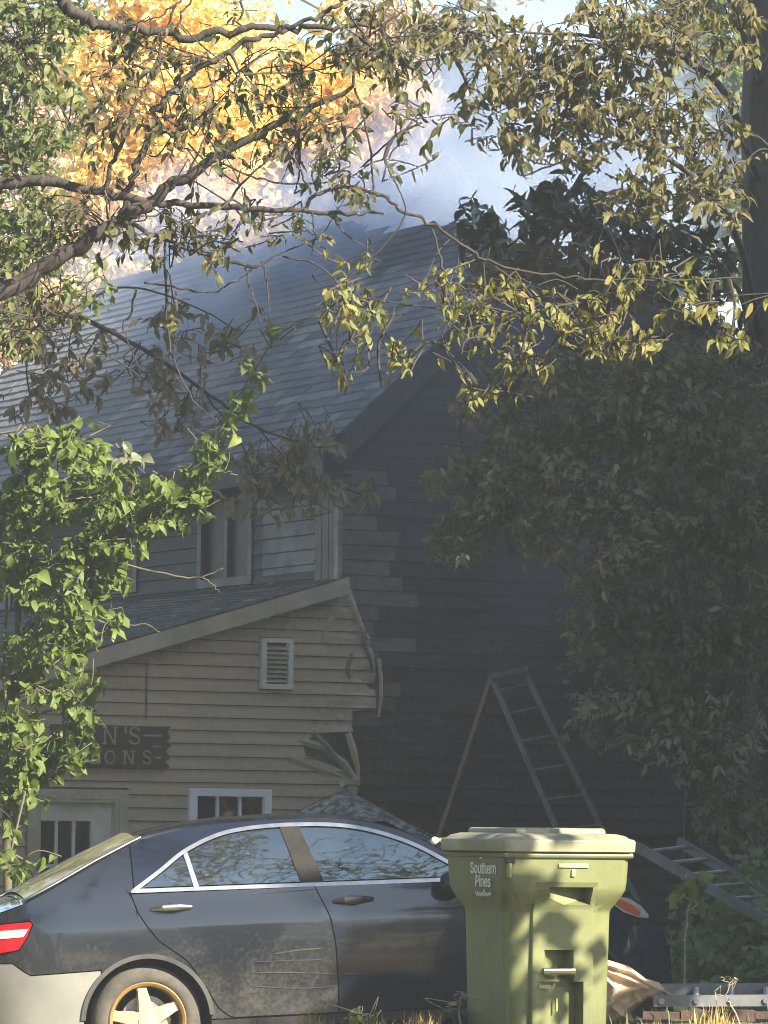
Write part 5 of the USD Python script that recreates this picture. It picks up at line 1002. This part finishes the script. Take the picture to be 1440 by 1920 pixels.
# unseen wood around the yard, added and shaped to shade house, car and bin
r = np.random.default_rng(81); VV = []; tk = MB()
ca, sa = math.cos(SUN_AZ), math.sin(SUN_AZ)
def wq(w, q_): return np.array([w * ca + q_ * sa, w * sa - q_ * ca])
def crown(w, q_, z0, z1, rad, n, size=(.25, .5), sp=.55):
    c = wq(w, q_); k = max(8, n // 60); d = norm(r.normal(0, 1, (k, 3))) * (r.uniform(0, 1, (k, 1))**.35)
    ctr = d * [rad, rad, (z1 - z0) / 2] + [c[0], c[1], (z0 + z1) / 2]; g0 = float(ground_z(c[0], c[1]))
    tk.tube([(c[0], c[1], g0 - .2), (c[0] + .1, c[1], (z0 + z1) / 2), (c[0], c[1], z1)], [.3, .2, .05], 8)
    P = np.repeat(ctr, n // k, 0) + r.normal(0, sp, (k * (n // k), 3)); m = len(P)
    V, _ = leaf_arrays(P, r.normal(0, 1, (m, 3)), r.normal(0, 1, (m, 3)), r.uniform(*size, m) * 1.2, r.uniform(*size, m), quad=True); VV.append(V)
for a in WOOD: crown(*a)
for (x0, y0, z1, R0, n0) in LEFT_WOOD:
    w_, q2 = x0 * ca + y0 * sa, x0 * sa - y0 * ca; crown(w_, q2, -.3, z1, R0, n0, (.35, .6))
VO = []
for (x0, y0, z0, R0, H0, n0) in OVERHEAD:
    k = n0 // 40; ctr = norm(r.normal(0, 1, (k, 3))) * (r.uniform(0, 1, (k, 1))**.35) * [R0, R0, H0] + [x0, y0, z0]; P = np.repeat(ctr, 40, 0) + r.normal(0, .4, (k * 40, 3)); m = len(P)
    VO.append((x0, leaf_arrays(P, r.normal(0, 1, (m, 3)), r.normal(0, 1, (m, 3)), r.uniform(.2, .4, m), r.uniform(.15, .3, m), quad=True)[0]))
obj('upper_crown', joined(np.vstack([v for x0, v in VO]) - TB, LQ_F), L['olive_leaf'], '/World/overhanging_tree', kind='stuff')  # unseen crowns without trunks, added to cut light over the yard
wd = obj('woodland', joined(np.vstack(VV), LQ_F), L['wood_leaf'], kind='stuff', label='unseen dense wood added around the yard to block sun and sky', cat='wood')
obj('trunks', tk.m, M['bark'], wd)
k = 420; ctr = np.stack([r.uniform(-55, 55, k), r.uniform(-30, -22, k), r.uniform(0, 1, k)**.8 * 9], 1); ctr[:, 2] *= .55 + .6 * meshkit.noise(np.stack([ctr[:, 0] * .15, 0 * ctr[:, 0], 0 * ctr[:, 0]], -1)); P = np.repeat(ctr, 22, 0) + r.normal(0, .7, (k * 22, 3)); m = len(P)
obj('woodland_across_road', joined(leaf_arrays(P, r.normal(0, 1, (m, 3)), r.normal(0, 1, (m, 3)), r.uniform(.5, .9, m), r.uniform(.4, .8, m), quad=True)[0], LQ_F), L['wood_leaf'], kind='stuff', label='unseen line of trees added across the road to darken reflections', cat='wood')  # added behind the viewer to darken car reflections and block low sky

# ------------------------------------------------------------------ smoke and haze
def smoke(name, label, C, rad, dens, scale, seed, lo=.42, hi=.7):
    m = usdkit.material(stage, '/World/Looks/' + name + '_air', {
        'tc': ('texture_coordinate', {}), 'mp': ('mapping', dict(location=(seed, 0, 0), scale=tuple(np.array(rad) * scale))), 'n': ('noise_texture', dict(scale=1.0, detail=4, roughness=.55, distortion=.7)),
        'len': ('vector_math', dict(math_type='length')), 'fall': ('map_range', dict(range_type='smoothstep', from_min=.25, from_max=1.0, to_min=1.0, to_max=0.0)),
        'nr': ('map_range', dict(range_type='smoothstep', from_min=lo, from_max=hi, to_min=0.0, to_max=dens)), 'm': ('math', dict(math_type='multiply')),
        'v': ('principled_volume', dict(color=(0.58, 0.72, 0.96), anisotropy=0.1))},
        [('tc.object', 'mp.vector'), ('mp.vector', 'n.vector'), ('tc.object', 'len.vector1'), ('len.value', 'fall.value'), ('n.fac', 'nr.value'), ('fall.result', 'm.value1'), ('nr.result', 'm.value2'), ('m.value', 'v.density')], volume='v.volume')
    x = UsdGeom.Xform.Define(stage, numbered('/World', name)); tag(x, label, 'smoke', None, 'stuff')
    x.AddTranslateOp().Set(Gf.Vec3d(*map(float, C)))
    g = usdkit.mesh(stage, str(x.GetPath()) + '/cloud', trimesh.creation.icosphere(3, 1.0), m); UsdGeom.Xformable(g).AddScaleOp().Set(Gf.Vec3f(*map(float, rad)))
    return x
smoke('smoke_plume', 'thick pale blue smoke plume rising behind the right part of the ridge', at(1030, 300, 48.0), (2.6, 2.6, 2.2), 1.0, .5, 3.1, .3, .62)
smoke('smoke_plume', 'smoke lying along the middle of the ridge', at(800, 420, 45.0), (2.6, 1.8, 1.15), 1.5, .7, 5.2, .32, .62)
smoke('roof_smoke', 'thin smoke drifting down over the middle of the roof', at(540, 500, 43.5), (2.8, 2.0, 1.4), 1.6, .8, 7.7, .33, .65)
smoke('gable_smoke', 'dim smoke hanging in front of the charred wall', at(930, 800, 36.5), (2.8, 1.6, 3.2), .085, .5, 9.3, .25, .7)
haze = usdkit.material(stage, '/World/Looks/haze_air', {'v': ('principled_volume', dict(color=(0.79, 0.87, 0.90), density=HAZE, anisotropy=0.0))}, volume='v.volume')
obj('haze', MB().box(-60, -30, -3.0, 60, 120, 27.0).m, haze, kind='stuff', label='thin smoky haze hanging in the air over the yard')
